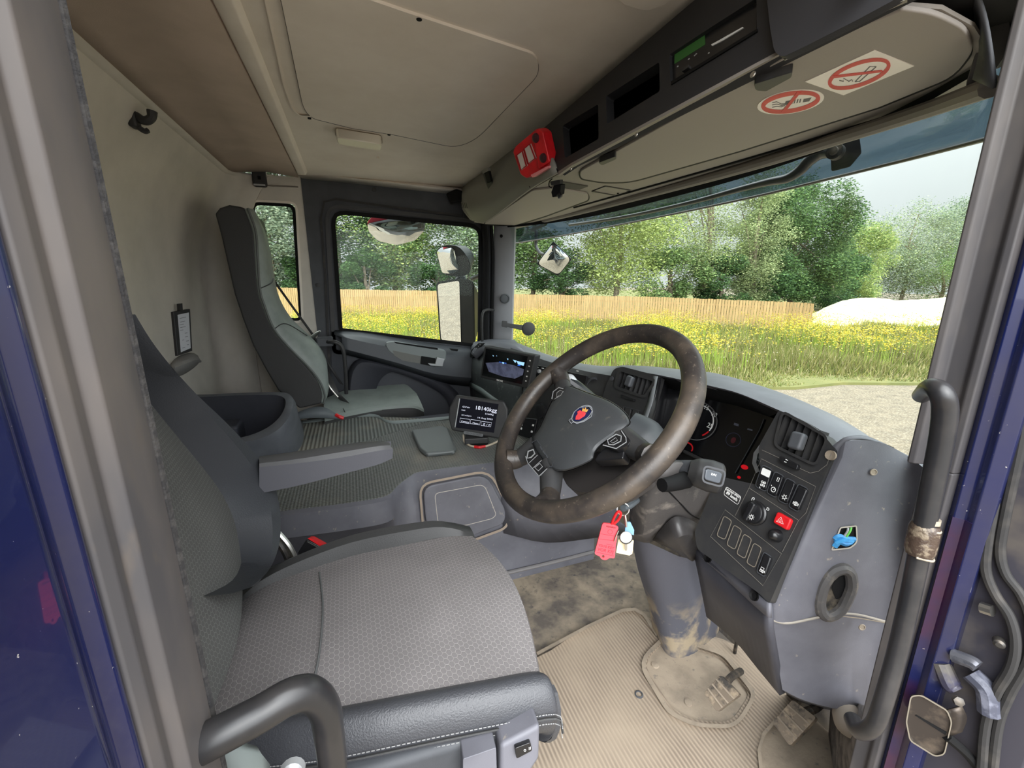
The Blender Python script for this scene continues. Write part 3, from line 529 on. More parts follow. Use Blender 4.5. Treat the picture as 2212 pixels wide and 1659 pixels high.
mk('cluster_hood', patch(*[[A(x, y, X=X) for x, y in ((1418, 812), (1500, 826), (1600, 852), (1690, 888))] for X in (.81,)], [A(x, y, X=.93) for x, y in ((1424, 850), (1500, 860), (1600, 880), (1660, 900))], [A(x, y, X=.95) for x, y in ((1400, 1000), (1500, 1060), (1560, 1080), (1640, 1090))]), VBLK, da, thick=.003)
# instrument cluster
CP = PL((.90, .8, 1.98), (-.93, -.03, .36))
cl_ = thing('instrument_cluster', None, None, CP.p(1560, 950), parent=da)
mk('cluster_face', plate(CP, [(1408, 812), (1500, 830), (1600, 856), (1668, 885), (1700, 900), (1640, 1040), (1610, 1062), (1500, 1010), (1380, 1060), (1400, 900)], -.02, 0), M('cluster_black', S(13, 13, 16), .12, spec=.6), cl_)
mk('gauge_ring', ring(CP, ell(1503, 908, 46, 42, .3, 40), 2.5, 0, .004), M('gauge_edge', S(120, 120, 122), .3, metal=.6), cl_)
mk('gauge_ring', ring(CP, [(1672, 945), (1648, 958), (1632, 980), (1629, 1000), (1637, 1020)], 9, 0, .006, closed=False), SILV, cl_)
arc = lambda cx, cy, rx, ry, a0, a1, n=12: [(cx+rx*math.cos(a0+(a1-a0)*i/n), cy+ry*math.sin(a0+(a1-a0)*i/n)) for i in range(n+1)]
mk('gauge_scale', ring(CP, arc(1503, 908, 38, 35, -1.3, .7), 2.5, 0, .001, closed=False), WHITE, cl_)
mk('red_scale', ring(CP, arc(1503, 908, 38, 35, .75, 1.2), 3, 0, .001, closed=False), RED, cl_)
mk('green_scale', ring(CP, arc(1503, 908, 40, 37, -1.7, -1.35), 2, 0, .001, closed=False), M('green_mark', S(50, 150, 60), .5), cl_)
for s, p, q in (('15', (1521, 883), (1529, 887)), ('20', (1536, 897), (1546, 902)), ('25', (1526, 922), (1537, 927))): txt('gauge_number', s, CP, p, q, WHITE, cl_, d=.0005)
mk('small_gauge', ring(CP, arc(1482, 968, 14, 12, -1.6, .6), 3, 0, .001, closed=False), RED, cl_)
REDL = M('warning_light', S(150, 10, 16), .5, emis=(S(235, 25, 40), .3))
mk('warning_lamp', plate(CP, ell(1608, 1009, 8, 5, .3, 14), 0, .001), REDL, cl_); mk('warning_lamp', plate(CP, ell(1596, 1031, 4, 3, .3, 10), 0, .001), REDL, cl_)
mk('display_outline', ring(CP, ell(1584, 950, 16, 15), 1, 0, .0005), M('faint_print', S(52, 54, 78), .5), cl_)
mk('display_mark', plate(CP, ell(1584, 951, 5, 7, .5), 0, .0005), M('faint_red', S(80, 30, 36), .5), cl_)
mk('display_text', join(plate(CP, [(1586, 913), (1596, 916), (1595, 921), (1585, 918)], 0, .0005), plate(CP, [(1615, 925), (1626, 928), (1625, 931), (1614, 928)], 0, .0005)), M('faint_text', S(90, 92, 104), .5), cl_)
mk('reset_lever', tube([CP.p(1478, 975, .01), CP.p(1530, 1000, .01), CP.p(1552, 1012, .01)], .005, 8), BLK, cl_)
mk('cluster_divider', ring(CP, [(1588, 1022), (1640, 930), (1650, 905)], 2, 0, .004, closed=False), DGREY, cl_)
# air vents
def vent(name, pl, outer, slats, knob, r, depth=.035):
    v = thing(name, None, None, pl.p(*knob), parent=da)
    mk('surround', ring(pl, rnd(outer, r), 6, -.002, .006), BLK, v)
    mk('cavity', plate(pl, outer, -.036, -.034, r), VBLK, v)
    for a, b in slats:
        p, q = pl.p(*a, -.010), pl.p(*b, -.010); u = (q-p)/2; s = pl.n.cross(u).normalized()
        mk('slat', obox((p+q)/2, u, s*.0012, pl.n*.009-s*.0025), BLK, v, flat=True)
    a = pl.p(knob[0], knob[1], .004); u = (pl.p(knob[0]-5, knob[1]+14)-pl.p(knob[0]+5, knob[1]-14)).normalized(); s = pl.n.cross(u)
    mk('adjuster', obox(a+pl.n*.008, u*.0165, s*.0125, pl.n*.009), M('adjuster_grey', S(74, 76, 80), .45, bump=(600, .3)), v, bev=.006, seg=3); return v
vent('air_vent', SW, [(1690, 888), (1788, 945), (1762, 1006), (1672, 962)], [((1706+15*i, 900+6.5*i), (1682+15*i, 962+7.5*i)) for i in range(6)], (1728, 955), 14)
DV = PL((.775, 1.0, 2.03), (-.95, -.1, .3))
vent('air_vent', DV, [(1337, 798), (1416, 822), (1392, 858), (1328, 836)], [((1346+10*i, 802+2.2*i), (1334+10*i, 838+3*i)) for i in range(7)], (1364, 825), 8)
# dash centre faces
mk('centre_face', holed(DV, rnd([(1326, 796, 10), (1345, 792, 6), (1422, 812, 4), (1392, 920, 2), (1300, 990, 2), (1288, 900), (1310, 830)], 2), [rnd([(1340, 801), (1412, 822), (1390, 856), (1330, 836)], 6)], -.03, -.001), BLK, da)
mk('grey_strip', patch(*[[DV.p(x, y, d) for x, y in ((1412, 812), (1400, 868), (1384, 910), (1370, 945))] for d in (0, )], [DV.p(x, y, .006) for x, y in ((1420, 813), (1410, 868), (1394, 915), (1380, 950))]), M('strip_grey', S(112, 116, 118), .45), da, thick=.004)
mk('cubby', patch(*[[DV.p(x, y, d) for x, y in ((1424, 816), (1412, 868), (1396, 915), (1380, 952))] for d in (-.001,)], [DV.p(x, y, -.1) for x, y in ((1446, 818), (1440, 868), (1430, 915), (1416, 952))], [DV.p(x, y, -.12) for x, y in ((1500, 830), (1500, 868), (1480, 930), (1460, 975))]), BLKG, da, thick=.003)
mk('vent_screw', lathe(DV.p(1322, 818), DV.n, [(.008, 0), (.007, .003), (.002, .003)], 12), DGREY, da)
mk('thumb_wheel', plate(DV, [(1341, 852), (1369, 862), (1368, 867), (1340, 857)], 0, .008, 2), BLKG, da, bev=.002)
for x, y in ((1340, 878), (1355, 884), (1372, 888)): mk('blank_switch', plate(DV, [(x-5, y-5), (x+8, y-1), (x+3, y+22), (x-9, y+17)], 0, .004, 5), BLK, da, bev=.002)
mk('panel_line', ring(DV, [(1316, 870), (1385, 888), (1375, 925)], 1.4, 0, .001, closed=False), DGREY, da)
# centre console running to the passenger side
CX = PL((.70, 1.4, 1.95), (-.93, -.3, .2))
mk('console_face', patch([A(1104, 752, X=.69), A(1180, 780, X=.735), A(1262, 802, X=.765), A(1322, 812, X=.78)], [A(1112, 800, X=.655), A(1180, 830, X=.70), A(1260, 850, X=.73), A(1318, 865, X=.765)], [A(1090, 870, X=.63), A(1150, 930, X=.66), A(1230, 960, X=.70), A(1300, 990, X=.73)], [A(1080, 960, X=.64), A(1130, 1010, X=.65), A(1200, 1060, X=.68), A(1290, 1100, X=.70)], k=4), BLK, da, thick=.01)
mk('radio', join(plate(CX, [(1157, 788), (1268, 812), (1262, 838), (1154, 812)], .0, .01, 2)), BLKG, da, bev=.002)
for x, y, s in ((1166, 802, .008), (1235, 830, .009)): mk('radio_knob', lathe(CX.p(x, y, .01), CX.n, [(s, 0), (s*.9, .008), (s*.5, .009)], 16), SILV, da)
mk('radio_print', join(*[plate(CX, [(x, y), (x+5, y+1), (x+5, y+3), (x, y+2)], .01, .0104) for x, y in ((1245, 800), (1225, 812), (1158, 792), (1170, 794), (1182, 797), (1160, 826), (1190, 820))]), WHITE, da)
mk('cup_holder', join(lathe(CX.p(1288, 838, -.005), CX.n, [(.034, 0), (.037, .012), (.030, .016), (.026, .004)], 24)), DGREY, da); mk('cup_lid', plate(CX, [(1256, 812, 8), (1302, 822, 8), (1298, 868, 8), (1268, 870, 8)], -.004, .004), BLK, da, bev=.003)
mk('switch_group', join(plate(CX, [(1120, 900, 6), (1160, 905, 6), (1150, 950, 8), (1118, 940, 8)], 0, .012)), BLKG, da, bev=.004)
mk('group_print', join(*[plate(CX, [(x, y), (x+4, y+1), (x+3, y+5), (x-1, y+4)], .012, .0124) for x, y in ((1125, 915), (1124, 923), (1150, 916), (1147, 930))]), WHITE, da)
mk('heater_knob', lathe(CX.p(1170, 888, 0), CX.n, [(.03, 0), (.028, .012), (.02, .014)], 20), BLKG, da); mk('heater_knob', lathe(CX.p(1132, 880, 0), CX.n, [(.02, 0), (.018, .012), (.012, .014)], 20), BLKG, da)
for i in range(3): mk('storage_slot', plate(PL((.62, 1.2, 1.75), (-.9, -.3, .3)), [(1098, 1002+i*16), (1134, 1000+i*17), (1150, 1012+i*18), (1100, 1014+i*16)], 0, .01, 2), DGREY if i < 2 else VBLK, da, bev=.002)
mk('console_lower', patch([A(1080, 990, Y=1.26), A(1140, 1000, Y=1.22), A(1230, 1030, Y=1.15), A(1330, 1060, Y=1.1)], [A(1085, 1080, Y=1.255), A(1150, 1110, Y=1.20), A(1240, 1120, Y=1.15), A(1340, 1130, Y=1.12)], [A(1088, 1150, Y=1.25), A(1180, 1170, Y=1.22), A(1280, 1160, Y=1.2), A(1370, 1150, Y=1.15)], k=3), BLUG, da, thick=.01)
# passenger end of the dash
mk('passenger_top', patch([A(1016, 760, X=.60), A(1020, 745, X=.62), A(1036, 737, X=.66), A(1068, 734, X=.72), A(1112, 736, X=.80)], [A(1020, 765, X=.585), A(1030, 748, X=.60), A(1048, 742, X=.63), A(1080, 743, X=.68), A(1125, 752, X=.74)], [A(1030, 775, X=.585), A(1044, 760, X=.60), A(1060, 752, X=.62), A(1090, 757, X=.66), A(1140, 768, X=.72)], k=4), DTOP, da, thick=.01)
mk('passenger_face', patch([A(1012, 770, X=.60), A(1030, 765, X=.60), A(1060, 760, X=.62), A(1100, 762, X=.66), A(1150, 772, X=.70)], [A(1011, 800, X=.59), A(1030, 810, X=.585), A(1060, 830, X=.60), A(1090, 850, X=.62), A(1130, 870, X=.65)], [A(1016, 828, X=.585), A(1035, 842, X=.58), A(1060, 862, X=.585), A(1082, 885, X=.60), A(1120, 905, X=.63)], [A(1020, 880, X=.60), A(1035, 900, X=.60), A(1060, 930, X=.60), A(1080, 960, X=.62), A(1110, 980, X=.64)], k=4), M('scuffed_green_grey', S(56, 60, 60), .5, dirt=(S(98, 104, 102), 40, .58, .7)), da, thick=.01)
mk('light_strip', patch([A(1013, 824, X=.578), A(1040, 838, X=.572), A(1062, 855, X=.575), A(1078, 866, X=.58)], [A(1014, 834, X=.575), A(1036, 848, X=.57), A(1056, 863, X=.572), A(1074, 876, X=.58)]), M('strip_light', S(124, 134, 132), .45), da, thick=.006)
PV = P3(A(1030, 742, X=.60), A(1018, 770, X=.587), A(1045, 752, X=.605))
v = thing('side_vent', None, None, PV.p(1026, 755), parent=da)
mk('surround', plate(PV, [(1014, 772, 4), (1018, 756, 4), (1034, 741, 4), (1046, 741, 3), (1032, 753, 4), (1022, 772, 4)], 0, .006), VBLK, v)
for i in range(6): mk('slat', obox(PV.p(1020+3.4*i, 765-4.2*i, .008), (.003, .012, 0), (0, 0, .002), (.001, 0, 0)), SILV, v)
# end panel next to the doorway
def E(x, y, Y): return A(x, y, Y=Y)
ep = patch([E(1812, 968, .45), E(1835, 952, .44), E(1900, 955, .42), E(1960, 985, .40), E(2010, 1022, .36)],
           [E(1800, 1000, .449), E(1830, 985, .435), E(1900, 985, .418), E(1960, 1010, .395), E(2010, 1045, .36)],
           [E(1740, 1130, .452), E(1765, 1130, .437), E(1850, 1140, .415), E(1940, 1150, .39), E(1990, 1160, .355)],
           [E(1662, 1300, .455), E(1690, 1310, .440), E(1800, 1320, .41), E(1900, 1335, .385), E(1970, 1350, .35)],
           [E(1663, 1335, .455), E(1690, 1345, .440), E(1800, 1330, .41), E(1900, 1342, .385), E(1970, 1362, .35)], k=4)
mk('end_panel', ep, BLUG, da)
mk('end_return', patch([E(1812, 968, .45), E(1740, 1130, .452), E(1662, 1300, .455), E(1662, 1335, .455)], [E(1800, 968, .47), E(1728, 1130, .47), E(1652, 1298, .475), E(1656, 1335, .47)], k=4), BLUG, da, thick=.002)
mk('end_lower', patch([E(1663, 1337, .456), E(1700, 1345, .441), E(1800, 1332, .411), E(1900, 1344, .386), E(1970, 1362, .35)], [E(1675, 1400, .453), E(1720, 1400, .438), E(1800, 1400, .41), E(1880, 1400, .388), E(1950, 1420, .35)], [E(1690, 1490, .45), E(1735, 1512, .43), E(1800, 1530, .41), E(1862, 1536, .39), E(1930, 1545, .355)], [E(1700, 1500, .60), E(1735, 1520, .60), E(1800, 1540, .60), E(1862, 1545, .60), E(1930, 1550, .60)], k=4), BLUG, da)
mk('end_seam', tube([E(1663, 1338, .452), E(1700, 1346, .437), E(1755, 1336, .42), E(1800, 1327, .408), E(1850, 1327, .398), E(1915, 1343, .379)], .0022, 6), M('seam_dust', S(140, 134, 124), .7), da)
mk('top_cap', patch([E(1795, 968, .46), E(1806, 957, .455), E(1830, 943, .445), E(1868, 943, .44), E(1910, 960, .43), E(1990, 1000, .40)], [E(1806, 985, .452), E(1818, 963, .447), E(1840, 950, .44), E(1880, 952, .432), E(1930, 975, .42), E(2000, 1022, .39)], k=4), DTOP, da, thick=.004)
EP = P3(E(1740, 1130, .452), E(1850, 1140, .415), E(1800, 1320, .41))
EP.o = EP.o + EP.n*.002
hole = rnd([(1816, 1140, 3), (1850, 1136, 3), (1852, 1172, 12), (1836, 1184, 5), (1797, 1188, 3)])
mk('broken_opening', plate(EP, hole, .0, .003), VBLK, da); mk('opening_rim', ring(EP, hole, 3, .0, .005), M('chipped_edge', S(176, 170, 158), .7), da)
oc = rnd([(1795, 1222, 30), (1838, 1218, 26), (1848, 1262, 22), (1822, 1325, 24), (1778, 1346, 30), (1757, 1310, 24), (1770, 1256, 20)], 20)
ic = rnd([(1808, 1238, 12), (1828, 1236, 12), (1834, 1262, 12), (1812, 1310, 14), (1784, 1324, 16), (1776, 1302, 14), (1786, 1262, 10)], 10)
mk('oval_bezel', tube([EP.p((a[0]+b[0])/2, (a[1]+b[1])/2, .001) for a, b in list(zip(oc, ic))[::2]], .0105, 10, k=2, closed=True), M('bezel_dark', S(76, 74, 74), .55, var=(S(110, 104, 96), 40, .5, .7)), da)
mk('oval_well', plate(EP, ic, .001, .002), M('well', S(88, 80, 68), .9, var=(S(30, 28, 26), 30, .4, .55)), da)
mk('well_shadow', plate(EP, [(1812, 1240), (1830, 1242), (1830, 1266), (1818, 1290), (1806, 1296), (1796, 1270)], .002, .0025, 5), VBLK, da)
for x, y in ((1887, 1020), (1735, 1284), (1862, 1355), (1683, 1288), (1640, 1388)):
    pl = EP if x != 1640 else None
    if pl: mk('screw_hole', lathe(pl.p(x, y, 0), pl.n, [(.0062, 0), (.0058, .001), (.0045, .0012), (.0035, .0002)], 14), M('screw_dust', S(150, 138, 122), .8), da)
# lower knee panel
LP = P3(E(1510, 1190, .72), E(1658, 1306, .50), E(1690, 1490, .50))
mk('knee_panel', patch([A(1500, 1180, X=.70), A(1570, 1240, X=.685), A(1620, 1280, X=.675), A(1664, 1312, X=.662)], [A(1512, 1235, X=.72), A(1570, 1290, X=.70), A(1620, 1330, X=.69), A(1666, 1360, X=.675)], [A(1530, 1330, X=.82), A(1590, 1380, X=.80), A(1640, 1440, X=.78), A(1690, 1500, X=.75)], k=4), BLUD, da, thick=.012)
mk('panel_lip', patch([A(1500, 1165, X=.705), A(1570, 1222, X=.69), A(1640, 1284, X=.665), A(1664, 1304, X=.658)], [A(1500, 1190, X=.70), A(1568, 1250, X=.68), A(1638, 1314, X=.66), A(1664, 1335, X=.655)], k=3), BLUG, da, thick=.006)
for x, y in ((1530, 1212), (1630, 1293)): mk('fixing_hole', lathe(A(x, y-6, X=.682 if x < 1600 else .66), (-.93, 0, .36), [(.009, 0), (.009, .004), (.005, .001)], 12), VBLK, da)
# switches
def rocker(pts, icon, gloss=BLKG, white=False, label=None):
    pts = [V(p) for p in pts]; o = thing('rocker_switch', None, None, SW.p(*((pts[0]+pts[2])/2)), parent=da)
    mk('frame', ring(SW, [tuple(p) for p in pts], 2.2, 0, .004, 6), DGREY, o)
    a = sum(pts, V((0, 0)))/4; ins = [tuple(a+(p-a)*.88) for p in pts]
    mk('key', plate(SW, ins, 0, .009, 5), gloss, o, bev=.003)
    if white: mk('sticker', plate(SW, [tuple(a+(pts[i]-a)*.8+(V((0, 0)) if i < 2 else (pts[i-3+2*(i == 3) if False else (1 if i == 2 else 0)]-pts[i])*.5)) for i in range(4)], .009, .0095, 2), WHITE, o)
    dn = ((pts[2]+pts[3])-(pts[0]+pts[1])).normalized(); rt = (pts[1]-pts[0]).normalized()
    def G(u, v): p = a+rt*u+dn*v; return (p.x, p.y)
    gs = []
    for kind, *q in icon:
        if kind == 'o': gs.append(ring(SW, [G(q[0]+q[2]*math.cos(t*.52), q[1]+q[2]*math.sin(t*.52)) for t in range(12)], 1.3, .009, .0094))
        elif kind == 'l': gs.append(ring(SW, [G(q[0], q[1]), G(q[2], q[3])], 1.3, .009, .0094, closed=False))
        elif kind == 'r': gs.append(ring(SW, [G(q[0], q[1]), G(q[2], q[1]), G(q[2], q[3]), G(q[0], q[3])], 1.2, .009, .0094))
    if gs: mk('symbol', join(*gs), WHITE, o)
    return o
rk = [[(1647, 1004), (1669, 1014), (1654, 1062), (1631, 1050)], [(1674, 1018), (1693, 1028), (1676, 1075), (1656, 1064)], [(1699, 1032), (1719, 1042), (1700, 1090), (1680, 1080)], [(1725, 1045), (1746, 1056), (1724, 1106), (1703, 1094)]]
ics = [[('o', -1, 9, 2), ('o', 5, 9, 2), ('o', -1, 16, 2), ('o', 5, 16, 2), ('l', 1, 9, 3, 9), ('l', 2, 9, 2, 16), ('l', 1, 16, 3, 16), ('l', -3, 21, -1, 24)], [('r', 0, -16, 4, -8), ('o', 0, 12, 5), ('l', 0, 12, 3, 8), ('l', -6, 7, -8, 5)], [('o', 0, 14, 3.4)]+[('l', 4.4*math.cos(k*1.05), 14+4.4*math.sin(k*1.05), 6.6*math.cos(k*1.05), 14+6.6*math.sin(k*1.05)) for k in range(6)], [('o', 0, 14, 4), ('l', -2, 12, 2, 12), ('l', -2, 14, 2, 14), ('l', -2, 16, 2, 16), ('l', -6, 11, -6, 17), ('l', 6, 11, 6, 17)]]
for i in range(4): rocker(rk[i], ics[i], white=(i == 0))
for i in range(5):
    x, y = 1561+21.5*i, 1116+19.5*i
    pts = [(x+3, y-2), (x+20, y+9), (x+5, y+52 if i else y+50), (x-13, y+41)]
    if i < 4: b_ = thing('blank_switch', None, None, SW.p(x, y), parent=da); mk('frame', ring(SW, pts, 1.8, 0, .003, 6), M('rim_dust', S(120, 112, 100), .7) if i == 0 else bpy.data.materials['rim_dust'], b_); mk('key', plate(SW, pts, 0, .002, 6), BLK, b_, bev=.001)
    else: rocker(pts, [('r', -4, 8, 3, 13), ('o', -3, 16, 1.8), ('o', 2, 16, 1.8), ('l', 5, 12, 7, 16)])
mk('panel_line', join(*[ring(SW, l, 1.1, 0, .0012, closed=c) for l, c in (([(1645, 991), (1762, 1051), (1741, 1108), (1725, 1124), (1618, 1054)], True), ([(1618, 1054), (1588, 1114)], False), ([(1566, 1101), (1688, 1196), (1648, 1265), (1535, 1159)], True), ([(1725, 1124), (1690, 1192)], False), ([(1646, 972), (1685, 990)], False), ([(1728, 1012), (1750, 1022), (1768, 1018), (1786, 1004), (1796, 978)], False))]), M('line_grey', S(112, 108, 102), .6), da)
mk('demist_slider', plate(SW, [(1684, 984), (1724, 1004), (1720, 1016), (1682, 996)], 0, .010, 5), BLKG, da, bev=.003)
mk('slider_mark', join(ring(SW, [(1694, 997), (1699, 999)], 1.5, .010, .0105, closed=False), ring(SW, [(1697, 992), (1702, 995)], 1.5, .010, .0105, closed=False)), WHITE, da)
kb = thing('light_knob', None, None, SW.p(1634, 1108), parent=da)
c0 = SW.p(1632, 1108, 0); mk('dial', lathe(c0, SW.n, [(.0235, 0), (.0235, .004), (.021, .006), (.020, .012), (.017, .014)], 28), BLKG, kb)
uu = (SW.p(1620, 1128)-SW.p(1640, 1090)).normalized(); ss = SW.n.cross(uu); mk('grip', obox(c0+SW.n*.018, uu*.019, ss*.006, SW.n*.006), BLKG, kb, bev=.004, seg=3)
mk('symbol', join(ring(SW, ell(1623, 1117, 3, 3, 0, 10), 1.3, .0245, .025), *[ring(SW, [(1623+4*math.cos(k*.785), 1117+4*math.sin(k*.785)), (1623+6.4*math.cos(k*.785), 1117+6.4*math.sin(k*.785))], 1.2, .0245, .025, closed=False) for k in range(8)]), WHITE, kb)
txt('zero_mark', '0', SW, (1622, 1081), (1627, 1084), WHITE, kb); txt('side_mark', 'D', SW, (1655, 1101), (1660, 1104), WHITE, kb)
hz = thing('hazard_button', None, None, SW.p(1688, 1125), parent=da)
mk('button', plate(SW, [(1678, 1104), (1709, 1122), (1699, 1146), (1668, 1128)], 0, .011, 6), RED, hz, bev=.003)
mk('triangle', join(ring(SW, [(1687, 1117), (1692, 1132), (1677, 1126)], 1.3, .011, .0115), ring(SW, [(1686, 1122), (1688, 1128), (1681, 1125)], .8, .011, .0115)), WHITE, hz)
mk('dimmer_knob', lathe(SW.p(1678, 1157), SW.n, [(.012, 0), (.010, .01), (.006, .016), (.003, .018)], 20), BLKG, da)
mk('vent_screw', lathe(SW.p(1796, 984), SW.n, [(.0085, 0), (.0085, .004), (.004, .001)], 14), SAND, da)
lb = thing('speed_limit_label', None, None, SW.p(1580, 1070), parent=da)
mk('plate', plate(SW, [(1569, 1051), (1601, 1073), (1594, 1091), (1563, 1068)], 0, .0006, 5), BLK, lb); mk('border', ring(SW, [(1569, 1051), (1601, 1073), (1594, 1091), (1563, 1068)], 1, .0006, .001, 5), WHITE, lb)
txt('lettering', 'LIMITED SPEED', SW, (1568, 1058), (1598, 1077), WHITE, lb); txt('lettering', '89 km/h', SW, (1568, 1066), (1591, 1083), WHITE, lb, bold=.01)
# wires behind the hole
wc = thing('cable_bundle', 'blue wrapped cables showing through the broken opening in the dash end', 'cables', EP.p(1825, 1165))
BW = M('blue_tape', S(64, 150, 206), .5, var=(S(40, 120, 180), 60, .4, .6))
mk('blue_tape', join(tube([EP.p(1802, 1164, .004), EP.p(1812, 1158, .005), EP.p(1828, 1163, .004), EP.p(1846, 1164, .003)], .0046, 6, k=3), tube([EP.p(1802, 1180, .004), EP.p(1812, 1170, .006), EP.p(1826, 1174, .006), EP.p(1838, 1170, .003)], .005, 6, k=3), tube([EP.p(1804, 1172, .006), EP.p(1820, 1166, .008), EP.p(1842, 1168, .004)], .0042, 5, k=2)), BW, wc)
mk('green_wire', tube([EP.p(1828, 1160, .006), EP.p(1836, 1148, .006), EP.p(1839, 1139, .004)], .0016, 6), M('green_wire', S(110, 200, 90), .5), wc)
mk('grey_wire', tube([EP.p(1822, 1160, .006), EP.p(1830, 1148, .006), EP.p(1832, 1140, .004)], .0016, 6), SILV, wc)
# ================= steering wheel and column =================
WC = V((.4109, .6919, 2.0983)); a_, b_ = .7612, -.04
WN = V((-math.sin(a_)*math.cos(b_), math.sin(b_), math.cos(a_)*math.cos(b_))); WP = PL(WC, WN)
wu = WN.cross(V((0, 0, 1))).normalized(); wv = WN.cross(wu)
sw = thing('steering_wheel', 'large worn brown black leather steering wheel with four spokes', 'steering wheel', WC)
def wp(r, t, d=0): return WC+wu*r*math.cos(t)+wv*r*math.sin(t)+WN*d
mk('rim', tube([wp(.2105, 2*math.pi*i/48) for i in range(48)], .0195, 18, k=2, closed=True), RIM, sw)
def wang(px, py): p = WP.p(px, py)-WC; return math.atan2(p.dot(wv), p.dot(wu))
for px, py, hx, hy in ((1212, 815, 1222, 868), (1104, 985, 1160, 965), (1182, 1075, 1192, 1005), (1432, 1000, 1340, 945)):
    t = wang(px, py); e = wp(.205, t); h = WP.p(hx, hy, -.02); m_ = e.lerp(h, .35)+WN*-.012
    mk('spoke_grip', tube([e, e.lerp(m_, .5)+WN*-.004, m_], .02, 12, rr=[.021, .021, .019]), RIM, sw)
    mk('spoke', tube([e.lerp(m_, .7), m_, h], .015, 12, rr=[.0165, .018, .024]), BLK, sw)
pad = cr([(p[0], p[1], 0) for p in ((1222, 833), (1268, 849), (1313, 866), (1344, 887), (1359, 908), (1352, 923), (1300, 960), (1284, 979), (1276, 996), (1223, 1017), (1187, 1009), (1150, 957), (1168, 921), (1190, 872), (1206, 850))], 3, closed=True)
pad = [(p.x, p.y) for p in pad]; cx, cy = 1255, 925
def sc(l, s): return [(cx+(x-cx)*s, cy+(y-cy)*s) for x, y in l]
PADM = M('airbag_pad', S(58, 60, 62), .5, bump=(600, .3), dirt=(S(82, 80, 76), 50, .62, .75))
rows = [[WP.p(x, y, d) for x, y in sc(pad, s)] for s, d in ((.985, -.035), (1.0, -.012), (.995, -.004), (.96, .001), (.85, .005), (.6, .009), (.3, .011), (.04, .012))]
g = grid(rows, cu=True); mk('centre_pad', (g[0], g[1]+[tuple(range(7*len(pad), 8*len(pad)))]), PADM, sw)
hb = [[WP.p(x, y, d) for x, y in sc(pad, s)] for s, d in ((1.02, -.014), (1.03, -.03), (.85, -.07), (.6, -.10))]
mk('hub_bowl', plate(WP, [(1200, 1000, 6), (1284, 975, 10), (1365, 975, 14), (1384, 1006, 14), (1330, 1045, 20), (1258, 1066, 16), (1226, 1052, 12)], -.11, -.05, 8), M('bowl_brown', S(48, 45, 44), .45), sw, bev=.012, seg=3)
mk('hub_shell', grid(hb, cu=True), M('hub_dark', S(50, 50, 52), .4), sw)
# emblem: shield with crown-topped head
em = thing('emblem', None, None, WP.p(1254, 898), parent=sw)
PB = WP.p; ed = .0125
mk('badge_ring', join(ring(WP, ell(1257, 894, 25, 14, -.62, 32), 1.6, ed-.004, ed), ring(WP, [(1273, 878), (1280, 888), (1277, 900), (1262, 910), (1246, 915), (1238, 911), (1234, 915), (1229, 908), (1236, 902), (1240, 890), (1252, 880)], 1.6, ed-.003, ed+.001)), M('emblem_silver', S(186, 190, 198), .3, metal=.4), em)
mk('shield', plate(WP, [(1244, 884, 4), (1262, 877, 4), (1275, 886, 5), (1270, 898, 5), (1252, 909, 4), (1240, 909, 3), (1239, 897, 4)], ed-.004, ed), M('emblem_blue', S(28, 34, 74), .4), em)
mk('crest_head', plate(WP, [(1253, 886), (1258, 889), (1262, 888), (1265, 892), (1262, 898), (1256, 902), (1250, 906), (1243, 906), (1244, 899), (1248, 894), (1247, 889)], ed, ed+.001), M('emblem_red', S(216, 66, 72), .5), em)
mk('crown', plate(WP, [(1257, 888), (1259, 881), (1262, 884), (1265, 880), (1266, 885), (1270, 884), (1266, 890)], ed, ed+.001), M('emblem_gold', S(214, 160, 80), .5), em)
# button groups
def btn(pts, inner, mat=BLKG):
    o = thing('button_group', None, None, WP.p(*pts[0][:2]), parent=sw)
    mk('base', plate(WP, pts, -.03, .002, 3), mat, o, bev=.002)
    mk('silver_outline', join(*[ring(WP, l, w_, .002, .003, closed=c) for l, w_, c in inner]), SILV, o); return o
btn([(1190, 862), (1196, 843), (1210, 836), (1229, 842), (1196, 866)], [([(1192, 862), (1195, 846), (1207, 837), (1217, 840)], 2, False), ([(1198, 862), (1220, 848)], 1.4, False), ([(1202, 858), (1203, 848), (1210, 843), (1217, 846), (1212, 851)], 1.4, True)])
btn([(1302, 960), (1343, 927), (1362, 952), (1356, 962), (1330, 972)], [([(1312, 950), (1331, 938), (1342, 942), (1341, 953), (1325, 961), (1315, 960)], 2.2, True), ([(1302, 961), (1331, 969), (1353, 955), (1352, 945), (1342, 930)], 2, False), ([(1318, 954), (1330, 945), (1334, 951), (1324, 957)], 1.2, True)])
bg = btn([(1150, 962), (1135, 978), (1134, 994), (1166, 1030), (1183, 1010)], [([(1141, 975), (1152, 971), (1155, 980), (1147, 988), (1138, 990)], 3, True), ([(1143, 1000), (1161, 983)], 1.2, False), ([(1150, 1012), (1170, 994)], 1.2, False), ([(1155, 1010), (1166, 1001), (1172, 1008), (1163, 1017)], 1.6, True), ([(1164, 1029), (1182, 1012)], 1.6, False), ([(1135, 985), (1140, 1000), (1163, 1027)], 1.2, False)])
mk('side_cover', plate(WP, [(1290, 982, 6), (1310, 962, 8), (1350, 968, 10), (1345, 990, 10), (1283, 994, 6)], -.03, -.008), BLKG, sw, bev=.003)
mk('pad_plate', ring(WP, [(1149, 956), (1159, 950), (1196, 995), (1192, 1008), (1186, 1008)], 1.4, .0, .0045, closed=False), DGREY, sw)
txt('lettering', 'SRS AIRBAG', WP, (1165, 966), (1182, 989), DGREY, sw, d=.004)
